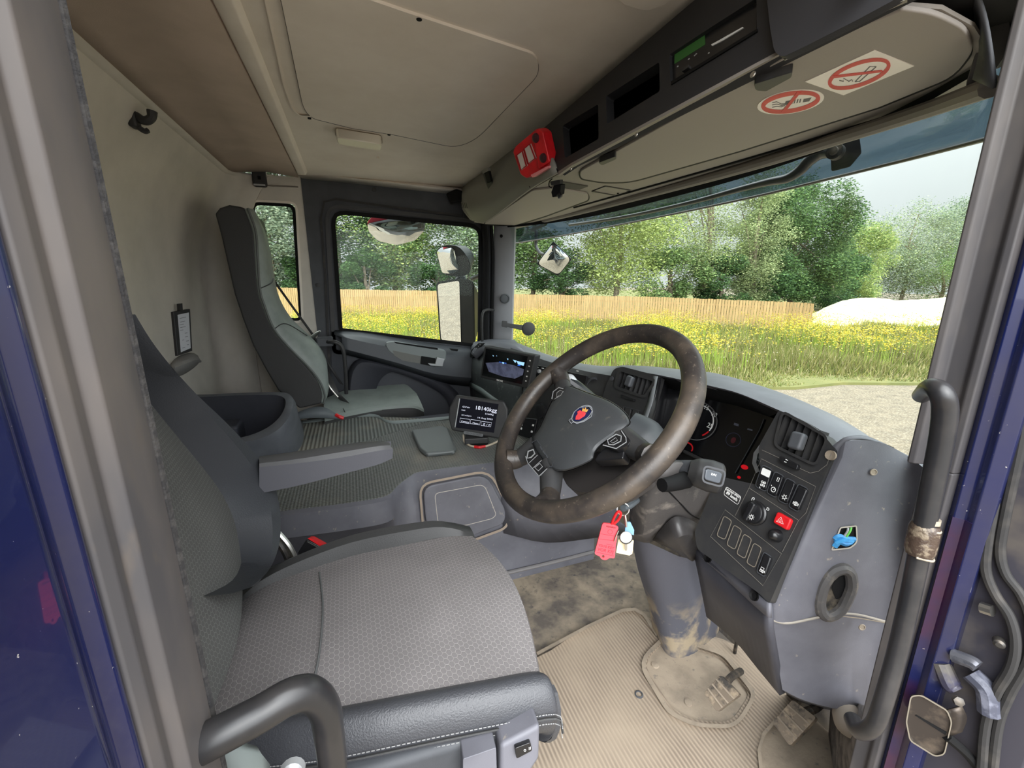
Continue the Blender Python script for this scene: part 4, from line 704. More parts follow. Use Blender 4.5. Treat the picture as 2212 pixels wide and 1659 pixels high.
# column
co_ = thing('steering_column', 'dark steering column shroud and pedestal with two stalks', 'steering column', (.75, .8, 1.3))
CF = [(.5, .75)]
mk('upper_shroud', tube([A(1350, 925, Y=.80), A(1385, 950, Y=.77), A(1412, 985, Y=.74)], .05, 16, rr=[.045, .055, .05]), M('shroud_grey', S(54, 57, 60), .5), co_)
mk('lower_shroud', patch([A(1380, 1040, Y=.66), A(1420, 1010, Y=.62), A(1480, 1000, Y=.62), A(1530, 1040, Y=.64), A(1548, 1060, Y=.68)], [A(1365, 1100, Y=.74), A(1400, 1090, Y=.66), A(1460, 1080, Y=.64), A(1515, 1100, Y=.66), A(1530, 1120, Y=.70)], [A(1358, 1150, Y=.78), A(1390, 1150, Y=.70), A(1440, 1130, Y=.68), A(1490, 1130, Y=.68), A(1516, 1150, Y=.72)], [A(1368, 1160, Y=.80), A(1400, 1168, Y=.74), A(1440, 1150, Y=.72), A(1490, 1160, Y=.72), A(1506, 1160, Y=.74)], k=4), M('shroud_brown', S(72, 69, 68), .5, dirt=(S(116, 110, 104), 30, .55, .72), bump=(300, .4)), co_, thick=.01)
mk('shroud_seam', tube([A(1443, 1060, Y=.628), A(1470, 1088, Y=.638), A(1492, 1111, Y=.65), A(1512, 1122, Y=.665)], .0016, 6), VBLK, co_)
mk('gaiter', patch([A(1410, 1165, Y=.70), A(1450, 1120, Y=.655), A(1480, 1118, Y=.65), A(1512, 1135, Y=.655)], [A(1440, 1180, Y=.68), A(1465, 1160, Y=.64), A(1490, 1155, Y=.64), A(1512, 1170, Y=.65)], [A(1460, 1190, Y=.69), A(1478, 1190, Y=.66), A(1494, 1196, Y=.66), A(1508, 1188, Y=.66)], [A(1470, 1198, Y=.70), A(1484, 1204, Y=.67), A(1496, 1211, Y=.67), A(1508, 1196, Y=.67)], k=4), M('gaiter_black', S(52, 50, 50), .4, bump=(60, .6)), co_, thick=.004)
ped = [[A(1362, 1158, Y=.82), A(1385, 1165, Y=.76), A(1430, 1185, Y=.72), A(1480, 1205, Y=.70), A(1512, 1190, Y=.74), A(1530, 1180, Y=.84)],
       [A(1378, 1230, Y=.84), A(1400, 1235, Y=.78), A(1440, 1245, Y=.74), A(1490, 1255, Y=.73), A(1525, 1255, Y=.77), A(1550, 1250, Y=.86)],
       [A(1400, 1300, Y=.86), A(1420, 1305, Y=.80), A(1455, 1315, Y=.76), A(1500, 1320, Y=.755), A(1540, 1320, Y=.79), A(1570, 1310, Y=.88)],
       [A(1412, 1370, Y=.88), A(1430, 1380, Y=.81), A(1465, 1395, Y=.775), A(1510, 1395, Y=.77), A(1550, 1385, Y=.80), A(1585, 1370, Y=.90)],
       [A(1425, 1420, Y=.86), A(1442, 1450, Y=.79), A(1470, 1478, Y=.75), A(1515, 1460, Y=.76), A(1550, 1430, Y=.80), A(1590, 1410, Y=.90)]]
MUD = M('muddy_plastic', S(86, 87, 96), .6, dirt=(S(158, 144, 122), 13, .46, .60), bump=(120, .3)); nt_, N_, L_, b0 = nodes(MUD)
gz = N_.new('ShaderNodeNewGeometry'); s3 = N_.new('ShaderNodeSeparateXYZ'); L_.new(gz.outputs['Position'], s3.inputs[0])
mr = [n for n in N_ if n.type == 'MAP_RANGE'][0]; mix = [n for n in N_ if n.type == 'MIX'][0]
lo = mth('MULTIPLY', mth('MAXIMUM', mth('MINIMUM', mth('MULTIPLY', mth('SUBTRACT', 1.52, s3.outputs[2], nt=nt_), 9.0, nt=nt_), 1.0, nt=nt_), 0.0, nt=nt_), 1.0, nt=nt_)
L_.new(mth('MULTIPLY', mr.outputs[0], lo, nt=nt_), mix.inputs[0])
mk('pedestal', patch(*ped, k=4), MUD, co_)
mk('pedal_rod', tube([A(1592, 1380, X=.95), A(1585, 1420, X=.95), A(1575, 1465, X=.93)], .005, 6), DMET, co_)
# stalks
so_ = thing('gear_stalk', 'thick black gear selector stalk with a grey button, right of the steering wheel', 'stalk', A(1450, 1020, Y=.62))
mk('arm', tube([A(1440, 1010, Y=.66), A(1470, 1012, Y=.63), A(1500, 1018, Y=.60)], .018, 12, rr=[.016, .017, .022]), SILV if False else DGREY, so_)
c1, c2 = A(1488, 1015, Y=.60), A(1563, 1036, Y=.555); ax = (c2-c1)
mk('grip', tube([c1, c1+ax*.25, c1+ax*.6, c1+ax*.9, c2], .03, 16, rr=[.019, .028, .031, .029, .020]), BLK, so_)
GP = PL(c2-ax*.1, (-.25, -.9, .35)); GP = PL(A(1540, 1030, Y=.53), (-.15, -.95, .25))
mk('end_button', plate(GP, [(1526, 1012), (1562, 1022), (1556, 1046), (1522, 1036)], -.006, .004, 7), M('button_grey', S(74, 78, 84), .35), so_, bev=.003)
mk('button_ring', ring(GP, [(1522, 1006), (1568, 1018), (1560, 1052), (1517, 1040)], 4, -.01, .002, 10), M('button_rim', S(70, 71, 74), .4), so_)
txt('button_mark', 'D/N', GP, (1536, 1026), (1546, 1029), WHITE, so_, d=.0042)
ws = thing('wiper_stalk', 'short dark stalk below the gear selector', 'stalk', A(1425, 1045, Y=.65))
mk('arm', tube([A(1482, 1036, Y=.60), A(1455, 1044, Y=.59), A(1430, 1048, Y=.585)], .014, 12, rr=[.017, .015, .013]), VBLK, ws)
ls_ = thing('light_stalk', 'small grey topped stalk behind the upper left of the steering wheel', 'stalk', A(1225, 818, Y=.85))
mk('arm', tube([A(1290, 870, Y=.85), A(1250, 838, Y=.87), A(1228, 822, Y=.88)], .012, 10, rr=[.012, .014, .013]), BLKG, ls_); mk('tip', tube([A(1246, 832, Y=.87), A(1232, 818, Y=.88), A(1222, 816, Y=.885)], .012, 10, rr=[.008, .011, .008]), SILV, ls_)
# keys
ky = thing('key_bunch', 'keys hanging from the ignition with a red tag, silver fob and cream fob', 'keys', A(1345, 1100, Y=.66))
KP = PL(A(1340, 1150, Y=.64), (-.35, -.93, .1))
mk('ignition_key', tube([A(1376, 1080, Y=.68), A(1360, 1092, Y=.66), A(1346, 1098, Y=.65)], .007, 8), M('key_grey', S(84, 90, 94), .45), ky)
mk('key_ring', tube([KP.p(1346+13*math.cos(t), 1100+13*math.sin(t), .002*math.sin(t)) for t in np.linspace(0, 5.8, 14)], .0013, 6, k=3), METAL, ky)
rt_ = thing('red_tag', None, None, KP.p(1310, 1160), parent=ky); tag(rt_, 'red plastic key tag with faded writing')
mk('tag_body', holed(KP, rnd([(1302, 1130, 4), (1322, 1132, 3), (1336, 1138, 3), (1330, 1180, 2), (1328, 1207, 6), (1317, 1205, 3), (1308, 1211, 6), (1298, 1207, 5), (1296, 1202, 2), (1284, 1197, 5)]), [ell(1303, 1202, 3, 3, 0, 12)], -.002, .002), TAGR, rt_)
mk('tag_loop', tube([KP.p(1321, 1132, 0), KP.p(1328, 1115, .003), KP.p(1336, 1105, .003), KP.p(1341, 1110, .002), KP.p(1336, 1122, 0), KP.p(1326, 1132, 0)], .0028, 8), RED, rt_)
txt('lettering', 'VOVAROV', KP, (1309, 1138), (1330, 1142), VBLK, rt_, d=.0022); mk('logo', ring(KP, ell(1318, 1149, 5, 5, 0, 14), .8, .002, .0024), M('tag_print', S(170, 40, 56), .6), rt_)
mk('printed_line', join(*[ring(KP, [(a, b), (c, d)], .8, .002, .0024, closed=False) for a, b, c, d in ((1297, 1153, 1326, 1158), (1293, 1164, 1326, 1168), (1310, 1175, 1324, 1178), (1289, 1193, 1326, 1201))]), bpy.data.materials['tag_print'], rt_)
txt('handwriting', 'YD10 KEY', KP, (1292, 1180), (1326, 1187), bpy.data.materials['tag_print'], rt_, d=.0022); txt('handwriting', 'VOR KFJ', KP, (1290, 1189), (1324, 1196), bpy.data.materials['tag_print'], rt_, d=.0022)
mk('cream_fob', plate(KP, [(1336, 1165, 3), (1369, 1168, 3), (1366, 1196, 4), (1360, 1200, 4), (1331, 1194, 3)], -.006, -.003), CREAM, ky)
mk('blue_fob', plate(KP, [(1352, 1128, 6), (1362, 1128, 6), (1370, 1145, 5), (1369, 1156, 3), (1350, 1150, 4)], -.006, -.003), M('blue_fob', S(120, 160, 190), .5), ky)
mk('silver_fob', join(lathe(KP.p(1352, 1161, .003), KP.n, [(.0130, 0), (.0130, .003), (.0118, .004)], 28)), BLK, ky); mk('fob_face', lathe(KP.p(1352, 1160, .006), KP.n, [(.0118, 0), (.0115, .002), (.002, .0025)], 28), M('fob_white', S(214, 212, 206), .35), ky)
mk('small_key', join(plate(KP, [(1350, 1175), (1355, 1175), (1355, 1188), (1352, 1191), (1350, 1188)], .003, .005), tube([KP.p(1350, 1112, .003), KP.p(1352, 1125, .004), KP.p(1353, 1138, .004)], .0025, 6)), METAL, ky)
mk('thin_key', tube([KP.p(1336, 1146, .004), KP.p(1330, 1160, .005), KP.p(1327, 1169, .004)], .0015, 6), METAL, ky)
# ================= overhead console =================
oc_ = thing('overhead_console', 'long overhead storage console above the windscreen with pockets, flaps and a radio', 'overhead console', (.6, 1.2, 2.6))
FP = P3((.50, .3, 2.61), (.50, 1.5, 2.61), (.56, .3, 2.80)); UP = P3((.50, .3, 2.612), (.50, 1.5, 2.612), (.90, .3, 2.628))
OBLK = M('console_black', S(40, 40, 42), .6, bump=(700, .15)); OGRN = M('console_grey', S(126, 124, 116), .6, bump=(700, .2)); ULID = M('flap_grey', S(150, 144, 137), .6, bump=(600, .2)); UFR = M('flap_frame', S(138, 132, 124), .6, bump=(600, .2))
pk = [[(1215, 272), (1292, 225), (1293, 300), (1220, 342)], [(1309, 208), (1424, 134), (1425, 197), (1311, 268)], [(1446, 118), (1540, 56), (1634, -4), (1635, 66), (1448, 182)]]
outer = [pxof(q) for q in ((.56, .25, 2.80), (.56, 1.165, 2.80))]+[(1205, 370)]+[pxof((.50, .30, 2.61)), pxof((.50, .25, 2.61))]
outer = [pxof((.56, .22, 2.80)), (1168, 282), (1176, 300), (1205, 372), (1234, 352), pxof((.50, .22, 2.61))]
mk('face_panel', holed(FP, outer, [rnd(p, 5) for p in pk], -.02, 0), OBLK, oc_)
for i, p in enumerate(pk[:2]):
    o = thing('storage_pocket', None, None, FP.p(*p[3]), parent=oc_)
    mk('liner', grid([[FP.p(x, y, d) for x, y in p] for d in (0, -.12)], cu=True), VBLK, o, flat=True); mk('back', plate(FP, p, -.125, -.12), VBLK, o)
    mk('shelf_edge', ring(FP, [tuple(V(p[0]).lerp(V(p[1]), .15)+V((0, 16))), tuple(V(p[1])+V((-2, 8)))], 1.4, -.02, -.018, closed=False), DGREY, o)
mk('lower_edge', patch([FP.p(1205, 371, .001), FP.p(1234, 352, .001), FP.p(1700, 100, .001), FP.p(1960, -12, .001)], [FP.p(1206, 378, .004), FP.p(1234, 358, .004), FP.p(1700, 108, .004), FP.p(1960, -2, .004)], [FP.p(1206, 383, -.006), FP.p(1234, 364, -.006), FP.p(1700, 114, -.006), FP.p(1960, 5, -.006)]), UFR, oc_)
# radio / tachograph in the third opening
rd = thing('tachograph', 'black tachograph unit with a green display in the overhead console', 'radio', FP.p(1540, 90, -.01))
mk('front', plate(FP, [(1447, 119), (1635, -3), (1634, 65), (1449, 181)], -.012, -.006, 3), BLKG, rd); mk('lower_lip', plate(FP, [(1449, 176), (1635, 62), (1635, 68), (1449, 183)], -.006, .002), VBLK, rd)
mk('display', plate(FP, [(1457, 118), (1522, 76), (1523, 96), (1457, 138)], -.006, -.0055), M('lcd_green', S(40, 78, 34), .6, emis=(S(58, 112, 48), .08)), rd)
mk('paper_slip', plate(FP, [(1536, 96), (1558, 84), (1604, 58), (1606, 60), (1560, 88), (1538, 99)], -.006, -.0045), WHITE, rd)
mk('print_mark', join(*[plate(FP, [(x, y), (x+3, y-1.6), (x+3, y+1), (x, y+2.6)], -.006, -.0055) for x, y in ((1486, 127), (1499, 119), (1502, 116), (1462, 143), (1529, 114), (1476, 149))]), M('mark_grey', S(170, 170, 170), .6), rd)
mk('switch', plate(FP, [(1470, 150), (1488, 139), (1487, 145), (1472, 155)], -.006, 0, 2), BLK, rd)
# right end: rounded door of the console above the driver
RP = PL(FP.o+FP.n*.008, FP.n)
mk('right_cover', plate(RP, [(1650, -60), (1663, 60, 10), (1672, 112, 24), (1690, 124, 10), (1740, 100, 10), (1850, 44, 16), (1950, -10, 30), (1990, -70)], -.006, .002, 4), M('cover_black', S(50, 50, 53), .55, bump=(700, .15)), oc_, bev=.005)
for x, y in ((1627, 161), (1701, 123), (1375, 291), (1234, 365)): mk('screw', lathe(FP.p(x, y, .003), FP.n, [(.0038, 0), (.0034, .0015), (.0012, .0008)], 12), METAL, oc_)
# passenger end: smooth grey housing
pe = [[A(1000, 405, X=.56), A(1060, 362, X=.555), A(1115, 320, X=.555), A(1172, 285, X=.555)], [A(1000, 425, X=.53), A(1062, 390, X=.52), A(1120, 345, X=.52), A(1180, 305, X=.52)], [A(1004, 450, X=.51), A(1060, 430, X=.505), A(1130, 385, X=.503), A(1195, 345, X=.503)], [A(1022, 476, X=.51), A(1050, 478, X=.50), A(1140, 412, X=.50), A(1206, 372, X=.50)]]
mk('grey_housing', patch(*pe, k=5), OGRN, oc_, thick=.008)
mk('end_cap', patch([A(998, 408, X=.57), A(1000, 425, X=.53), A(1004, 450, X=.51), A(1024, 478, X=.51)], [A(994, 410, X=.62), A(994, 430, X=.60), A(998, 452, X=.60), A(1016, 474, X=.62)], k=4), OGRN, oc_, thick=.006)
HP = PL(A(1060, 400, X=.515), (-.96, -.1, -.25))
mk('housing_seam', join(*[tube([FP.p(a, b, .001), FP.p((a+c)/2, (b+d)/2, .0015), FP.p(c, d, .001)], .0014, 6) for a, b, c, d in ((1168, 284, 1206, 374), (1108, 325, 1145, 405))]), VBLK, oc_)
lt = thing('latch', None, None, HP.p(1054, 382), parent=oc_); mk('recess', plate(HP, [(1040, 370, 3), (1052, 364, 3), (1066, 404, 3), (1056, 412, 3)], .0, .006), BLK, lt); mk('catch', plate(HP, [(1046, 374, 2), (1056, 370, 2), (1060, 392, 2), (1052, 396, 2)], .006, .014), VBLK, lt); mk('catch_top', plate(HP, [(1040, 369, 2), (1053, 363, 2), (1055, 369, 2), (1043, 375, 2)], .006, .016), OGRN, lt)
mk('cap_grille', join(*[ring(HP, [(996+3.5*i, 438), (999+3.5*i, 450)], 1.4, .02, .022, closed=False) for i in range(4)]), VBLK, oc_)
# underside with flaps
uo = [(1024, 480), (1060, 486), (1116, 489), (1250, 456), (1560, 374), (1960, 252), (2150, 186), (2150, 130), (2104, 58), (2034, 20), (1956, 14), (1700, 114), (1234, 361), (1150, 408)]
mk('underside', plate(UP, uo, -.004, 0), UFR, oc_)
def flap(name, pts, catches):
    o = thing(name, None, None, UP.p(*pts[0][:2]), parent=oc_)
    mk('lid', plate(UP, pts, 0, .006, 6), ULID, o, bev=.002)
    c = sum((V(p[:2]) for p in pts), V((0, 0)))/len(pts)
    mk('gap', ring(UP, [tuple(c+(V(p)-c)*1.0) for p in rnd(pts, 6)], 5, -.001, .002), VBLK, o)
    for q in catches: mk('catch', plate(UP, q, .004, .016, 5), BLK, o, bev=.003)
    return o
flap('driver_flap', [(1252, 371, 8), (1254, 386, 8), (1300, 394, 14), (1360, 394, 30), (1600, 326, 4), (1900, 232, 4), (2062, 166, 40), (2104, 110, 20), (2088, 66, 30), (2020, 32, 30), (1950, 22, 8), (1700, 122, 2), (1560, 202, 2)], [[(1628, 182), (1632, 196), (1655, 198), (1710, 168), (1712, 156)], [(1292, 352), (1300, 358), (1332, 344), (1330, 338)]])
flap('passenger_flap', [(1046, 484, 4), (1150, 412, 6), (1200, 407, 6), (1270, 419, 10), (1272, 432, 10), (1180, 466, 8), (1112, 487, 4)], [])
mk('header_ridge', tube([A(1116, 489, X=.90), A(1250, 458, X=.93), A(1560, 376, X=.94), A(1820, 296, X=.90), A(2000, 238, X=.84), A(2140, 188, X=.74)], .012, 10), UFR, oc_)
mk('header_channel', tube([UP.p(1240, 448, .001), UP.p(1560, 358, .001), UP.p(1960, 238, .001), UP.p(2100, 190, .001)], .004, 6), VBLK, oc_)
mk('speaker_grille', plate(UP, [(1205, 392, 3), (1270, 403, 3), (1252, 410, 3), (1204, 404, 3)], 0, .003), M('grille', S(78, 76, 70), .8), oc_)
mk('map_light', ring(UP, [(1278, 414), (1308, 403), (1362, 412), (1335, 424)], 1.4, 0, .002), DGREY, oc_); mk('map_light_button', lathe(UP.p(1335, 417), UP.n, [(.004, 0), (.003, .003)], 10), VBLK, oc_)
mk('corner_trim', patch([A(2100, -40, Y=.33), A(2125, 30, Y=.325), A(2140, 110, Y=.32), A(2150, 190, Y=.315)], [A(2040, -40, Y=.36), A(2105, 40, Y=.36), A(2120, 100, Y=.35), A(2105, 170, Y=.36)], k=4), DGREY, oc_, thick=.004)
mk('corner_cover', plate(PL((.70, .34, 2.7), (-.7, -.4, -.6)), [(2040, -60), (2130, 0), (2180, 40), (2185, 100), (2130, 180), (2085, 190), (2110, 110), (2095, 40)], -.01, 0, 8), M('corner_grey', S(84, 82, 80), .55), oc_, bev=.003)
mk('end_housing', plate(UP, [(1880, -90), (2230, -90), (2200, 130), (2150, 150), (2096, 58), (2020, 24), (1956, 16)], -.05, -.02), OBLK, oc_)
# stickers
s1 = thing('no_vaping_sticker', 'round white and red no vaping sticker on the overhead flap', 'sticker', UP.p(1708, 222, .006))
REDP = M('red_print', S(214, 78, 72), .6); DPR = M('dark_print', S(96, 92, 96), .6)
STW = M('sticker_white', S(250, 246, 238), .6); mk('backing', plate(UP, ell(1708, 221, 73, 24, -.16, 40), .006, .0068), STW, s1); mk('red_ring', ring(UP, ell(1708, 221, 60, 18.5, -.16, 40), 9, .0068, .0072), REDP, s1)
mk('red_bar', plate(UP, [(1722, 199), (1730, 200), (1695, 243), (1687, 243)], .0072, .0076), REDP, s1)
mk('device_symbol', join(plate(UP, [(1697, 219), (1713, 216), (1712, 224), (1695, 227)], .0068, .0071), plate(UP, [(1736, 214), (1753, 211), (1748, 219), (1734, 221)], .0068, .0071), *[plate(UP, [(1716+6*i, 216-i*.7), (1719+6*i, 215-i*.7), (1717+6*i, 223-i*.7), (1714+6*i, 224-i*.7)], .0068, .0071) for i in range(3)], *[ring(UP, [(1668, 222+5*i), (1678, 220+5*i), (1688, 225+3*i), (1696, 224+2*i)], 1.4, .0068, .0071, closed=False) for i in range(3)]), DPR, s1)
s2 = thing('no_smoking_sticker', 'rectangular white no smoking sticker with a red ring on the overhead flap', 'sticker', UP.p(1856, 158, .006))
mk('backing', plate(UP, [(1739, 177), (1888, 109), (1975, 143), (1822, 206)], .006, .0068), STW, s2); mk('red_ring', ring(UP, ell(1856, 160, 67, 23, -.33, 40), 8, .0068, .0072), REDP, s2)
mk('red_bar', plate(UP, [(1800, 164), (1905, 152), (1907, 156), (1801, 169)], .0072, .0076), REDP, s2)
mk('cigarette_symbol', join(ring(UP, [(1879, 144), (1893, 144), (1857, 176), (1847, 177)], 2, .0068, .0071), ring(UP, [(1813, 174), (1822, 176), (1822, 169), (1834, 176), (1840, 172), (1842, 176)], 2, .0068, .0071, closed=False)), DPR, s2)
# red transponder, small camera, lamp, hooks
rb = thing('transponder_holder', 'bright red plastic box with two clear windows on the overhead console', 'box', HP.p(1145, 330))
BX = PL(A(1150, 335, X=.470), (-.90, -.35, -.25)); b4 = [(1107, 328), (1112, 316), (1160, 276), (1172, 285), (1186, 345), (1184, 362), (1136, 386), (1124, 378)]
mk('case', plate(BX, b4, -.03, .004, 5), RED, rb, bev=.004)
mk('side_flange', plate(BX, [(1150, 290, 3), (1161, 277, 5), (1172, 286, 5), (1187, 350, 6), (1163, 366, 3)], .004, .012), RED, rb, bev=.003)
for q in ([(1115, 336), (1128, 326), (1137, 358), (1124, 368)], [(1131, 322), (1144, 311), (1156, 342), (1140, 354)]):
    mk('window_frame', ring(BX, q, 3.5, .002, .007), M('frame_red', S(150, 18, 24), .4), rb); mk('label', plate(BX, [tuple(V(p)+V((2.5, -.5))) for p in q], .004, .006), M('clear_label', S(196, 186, 176), .3), rb)
for x, y in ((1159, 298), (1175, 341)): mk('suction_cup', lathe(BX.p(x, y, .01), BX.n, [(.012, 0), (.010, .006), (.005, .009)], 14), M('cup_dark', S(60, 30, 34), .35), rb)
mk('base_lip', plate(BX, [(1146, 378), (1184, 358), (1184, 364), (1150, 384)], 0, .014, 2), M('pale_red', S(214, 130, 130), .4), rb, bev=.002)
cm = thing('dash_camera', 'small black camera on a bracket below the overhead console', 'camera', A(1198, 400, X=.53))
CB = PL(A(1198, 400, X=.53), (-.8, -.5, -.2))
mk('bracket', plate(CB, [(1188, 392), (1209, 388), (1210, 398), (1200, 402), (1190, 400)], -.01, .006, 2), BLK, cm); mk('body', plate(CB, [(1190, 415, 2), (1196, 400, 2), (1212, 398, 2), (1210, 420, 2), (1193, 427, 2)], -.015, .008), VBLK, cm, bev=.002)
mk('lens', lathe(CB.p(1208, 420, .008), (.2, -.5, -.8), [(.007, 0), (.007, .008), (.005, .009)], 12), BLKG, cm); mk('cable', tube([CB.p(1192, 406, 0), CB.p(1186, 402, 0), CB.p(1187, 392, -.004), CB.p(1193, 386, -.01)], .0015, 6), VBLK, cm)
jb = tag(mk('junction_box', plate(PL(A(975, 425, X=.50), (-.6, -.8, 0)), [(963, 418), (985, 408), (998, 412), (1000, 432), (970, 436)], -.04, .0, 3), VBLK, bev=.003), 'small black box tucked in the corner above the passenger door', 'box')
lp = thing('ceiling_lamp', 'oblong cream ceiling lamp above the engine cover', 'lamp', CE.p(776, 307))
mk('base', plate(CE, [(724, 287), (826, 303), (827, 313), (724, 296)], 0, .014, 5), M('lamp_base', S(150, 140, 128), .6), lp, bev=.004)
mk('lens', plate(PL((0, 1, 2.786), (0, 0, 1)), [(726, 297), (826, 313), (823, 327), (729, 311)], -.012, .016, 6), LENS, lp, bev=.007, seg=3)
def hook(loc, s, label):
    o = thing('coat_hook', label, 'hook', loc, 'coat hooks on the cab wall'); loc = V(loc)
    mk('base', obox(loc, (.010, 0, 0), (0, .022*s, 0), (0, 0, .030*s)), BLK, o, bev=.008*s)
    mk('peg', tube([loc+V((.005, 0, .005)), loc+V((.03*s, -.006, -.008*s)), loc+V((.05*s, -.008, .002*s)), loc+V((.055*s, -.008, .022*s))], .011*s, 10, rr=[.013*s, .013*s, .012*s, .014*s]), BLK, o)
    mk('lower_peg', tube([loc+V((.0, 0, -.02*s)), loc+V((.02*s, .004, -.034*s)), loc+V((.028*s, .010, -.03*s))], .008*s, 8), BLK, o)
hook(A(288, 254, X=-.474), .8, 'black coat hook on the rear wall near the driver'); 
h2 = thing('coat_hook', 'black coat hook above the small rear side window', 'hook', A(560, 380, Y=2.28), 'coat hooks on the cab wall')
mk('base', obox(A(560, 382, Y=2.28), (.028, 0, 0), (0, .014, 0), (0, 0, .042)), BLK, h2, bev=.01); mk('slot', obox(A(560, 384, Y=2.264), (.006, 0, 0), (0, .002, 0), (0, 0, .007)), VBLK, h2); mk('lower_edge', obox(A(561, 400, Y=2.27), (.022, 0, 0), (0, .01, 0), (0, 0, .003)), SILV, h2)
# rear wall items
tb = thing('document_holder', 'black framed holder with a white printed sheet on the rear wall', 'document holder', A(396, 715, X=-.58))
TBP = PL(A(396, 715, X=-.57), (1, -.35, .05))
mk('frame', plate(TBP, [(375, 674, 2), (411, 667, 2), (416, 758, 2), (384, 769, 2)], -.012, .004), BLK, tb, bev=.002); mk('sheet', plate(TBP, [(384, 680), (408, 675), (412, 752), (391, 761)], .004, .0048), M('paper', S(196, 198, 204), .6), tb); mk('strap', plate(TBP, [(389, 656), (394, 655), (395, 670), (390, 671)], -.01, .002), BLK, tb)
PRN = M('print_grey', S(120, 120, 126), .7)
mk('printed_text', join(*[ring(TBP, [(a, b), (c, b-(c-a)*.22)], 1.1, .0048, .0052, closed=False) for a, b, c in ((388, 688, 402), (389, 696, 400), (388, 702, 397), (389, 708, 401), (389, 714, 396), (399, 720, 405), (400, 728, 406), (394, 735, 398), (402, 737, 408), (404, 745, 408), (394, 752, 400))]), PRN, tb)
HM = M('grip_grey', S(138, 136, 134), .6, bump=(600, .2))
ob = thing('wall_cushion', 'light grey rounded buffer on the rear wall below the document holder', 'buffer', A(400, 795, X=-.58))
rows = []
for t in np.linspace(0, 1, 9):
    x, yt, yb = 370+62*t, 770-12*t+(18*(1-t)**6)+26*t**8, 826-42*t+(-20*(1-t)**6)-8*t**8
    rows.append([A(x, yt+(yb-yt)*s, X=-.598+.045*math.sin(math.pi*s)*math.sin(math.pi*min(1, max(0, .08+.84*t)))**.5) for s in np.linspace(0, 1, 9)])
mk('pad', grid(rows), HM, ob, thick=.01)
# grab handles
gh = thing('grab_handle', 'black tubular grab handle curving out of the rear pillar at bottom left', 'grab handle', (-.11, .3, 2.0))
mk('tube', tube([A(400, 1625, Y=.285), A(470, 1590, Y=.285), A(560, 1543, Y=.29), A(625, 1505, Y=.295), A(668, 1498, Y=.30), A(700, 1528, Y=.305), A(712, 1590, Y=.31), A(722, 1680, Y=.315), A(735, 1800, Y=.32)], .0125, 18, rr=[.0128, .0127, .0126, .0125, .0124, .012, .0118, .0115, .0115]), TBLACK, gh)
g2 = thing('grab_handle', 'long black tubular grab handle beside the windscreen pillar at the right, taped at mid height', 'grab handle', (.67, .3, 1.7))
mk('tube', tube([A(1990, 855, Y=0.3036), A(2012, 838, Y=0.2772), A(2032, 848, Y=0.2614), A(2041, 885, Y=0.2570), A(2032, 960, Y=0.2552), A(2010, 1070, Y=0.2534), A(1992, 1160, Y=0.2508), A(1968, 1280, Y=0.2464), A(1938, 1410, Y=0.2420), A(1905, 1525, Y=0.2376), A(1885, 1570, Y=0.2402), A(1855, 1580, Y=0.2552), A(1842, 1555, Y=0.2728)], .0125, 18, rr=[.009, .0108, .0112, .0114, .0112, .011, .0105, .010, .010, .010, .010, .010, .0105]), TBLACK, g2)
tp = A(1992, 1165, Y=0.2508); td = (A(1986, 1190, Y=0.2499)-A(1998, 1140, Y=0.2517)).normalized()
mk('tape', tube([tp-td*.02, tp-td*.012, tp+td*.012, tp+td*.02], .0165, 18, rr=[.0125, .0148, .0146, .0125]), M('brown_tape', S(66, 54, 46), .3, var=(S(120, 108, 92), 90, .5, .62), bump=(200, 1)), g2)
mk('tie_band', join(tube([tp-td*.028, tp-td*.022], .0122, 18, k=1), *[tube([tp+td*s_+V((-.013, -.004, 0)), tp+td*(s_+.003)+V((0, -.014, .002)), tp+td*s_+V((.013, -.004, 0))], .0013, 6) for s_ in (-.017, .018)]), M('clear_plastic', S(150, 140, 124), .25), g2)
g3 = thing('grab_handle', 'thin black grab handle beside the passenger backrest', 'grab handle', A(745, 790, Y=2.12))
mk('tube', tube([A(700, 740, Y=2.15), A(718, 738, Y=2.1), A(735, 745, Y=2.1), A(743, 765, Y=2.1), A(747, 810, Y=2.11), A(748, 850, Y=2.13)], .009, 10), BLK, g3)
mk('upper_bracket', obox(A(702, 738, Y=2.14), (.035, 0, 0), (0, .02, 0), (0, 0, .022)), DGREY, g3, bev=.006)
g4 = thing('grab_handle', 'thin black grab handle on the far windscreen pillar', 'grab handle', A(1045, 690, Y=2.2))
mk('tube', tube([A(1066, 670, Y=2.24), A(1052, 669, Y=2.19), A(1043, 676, Y=2.18), A(1041, 700, Y=2.18), A(1042, 738, Y=2.2)], .007, 10), BLK, g4)
ph = thing('phone_holder', 'small black round ended arm on the far windscreen pillar', 'holder', A(1100, 700, Y=2.1))
HPn = PL(A(1110, 700, Y=2.10), (-.2, -1, 0))
mk('foot', plate(HPn, [(1085, 693), (1096, 694), (1096, 708), (1084, 706)], 0, .012, 2), BLK, ph, bev=.002); mk('arm', plate(HPn, [(1094, 698, 2), (1132, 703, 2), (1130, 714, 2), (1094, 706, 2)], 0, .01), BLK, ph, bev=.003)
mk('round_end', lathe(HPn.p(1141, 710, 0), HPn.n, [(.034, 0), (.036, .006), (.034, .014), (.028, .017)], 24), BLK, ph)
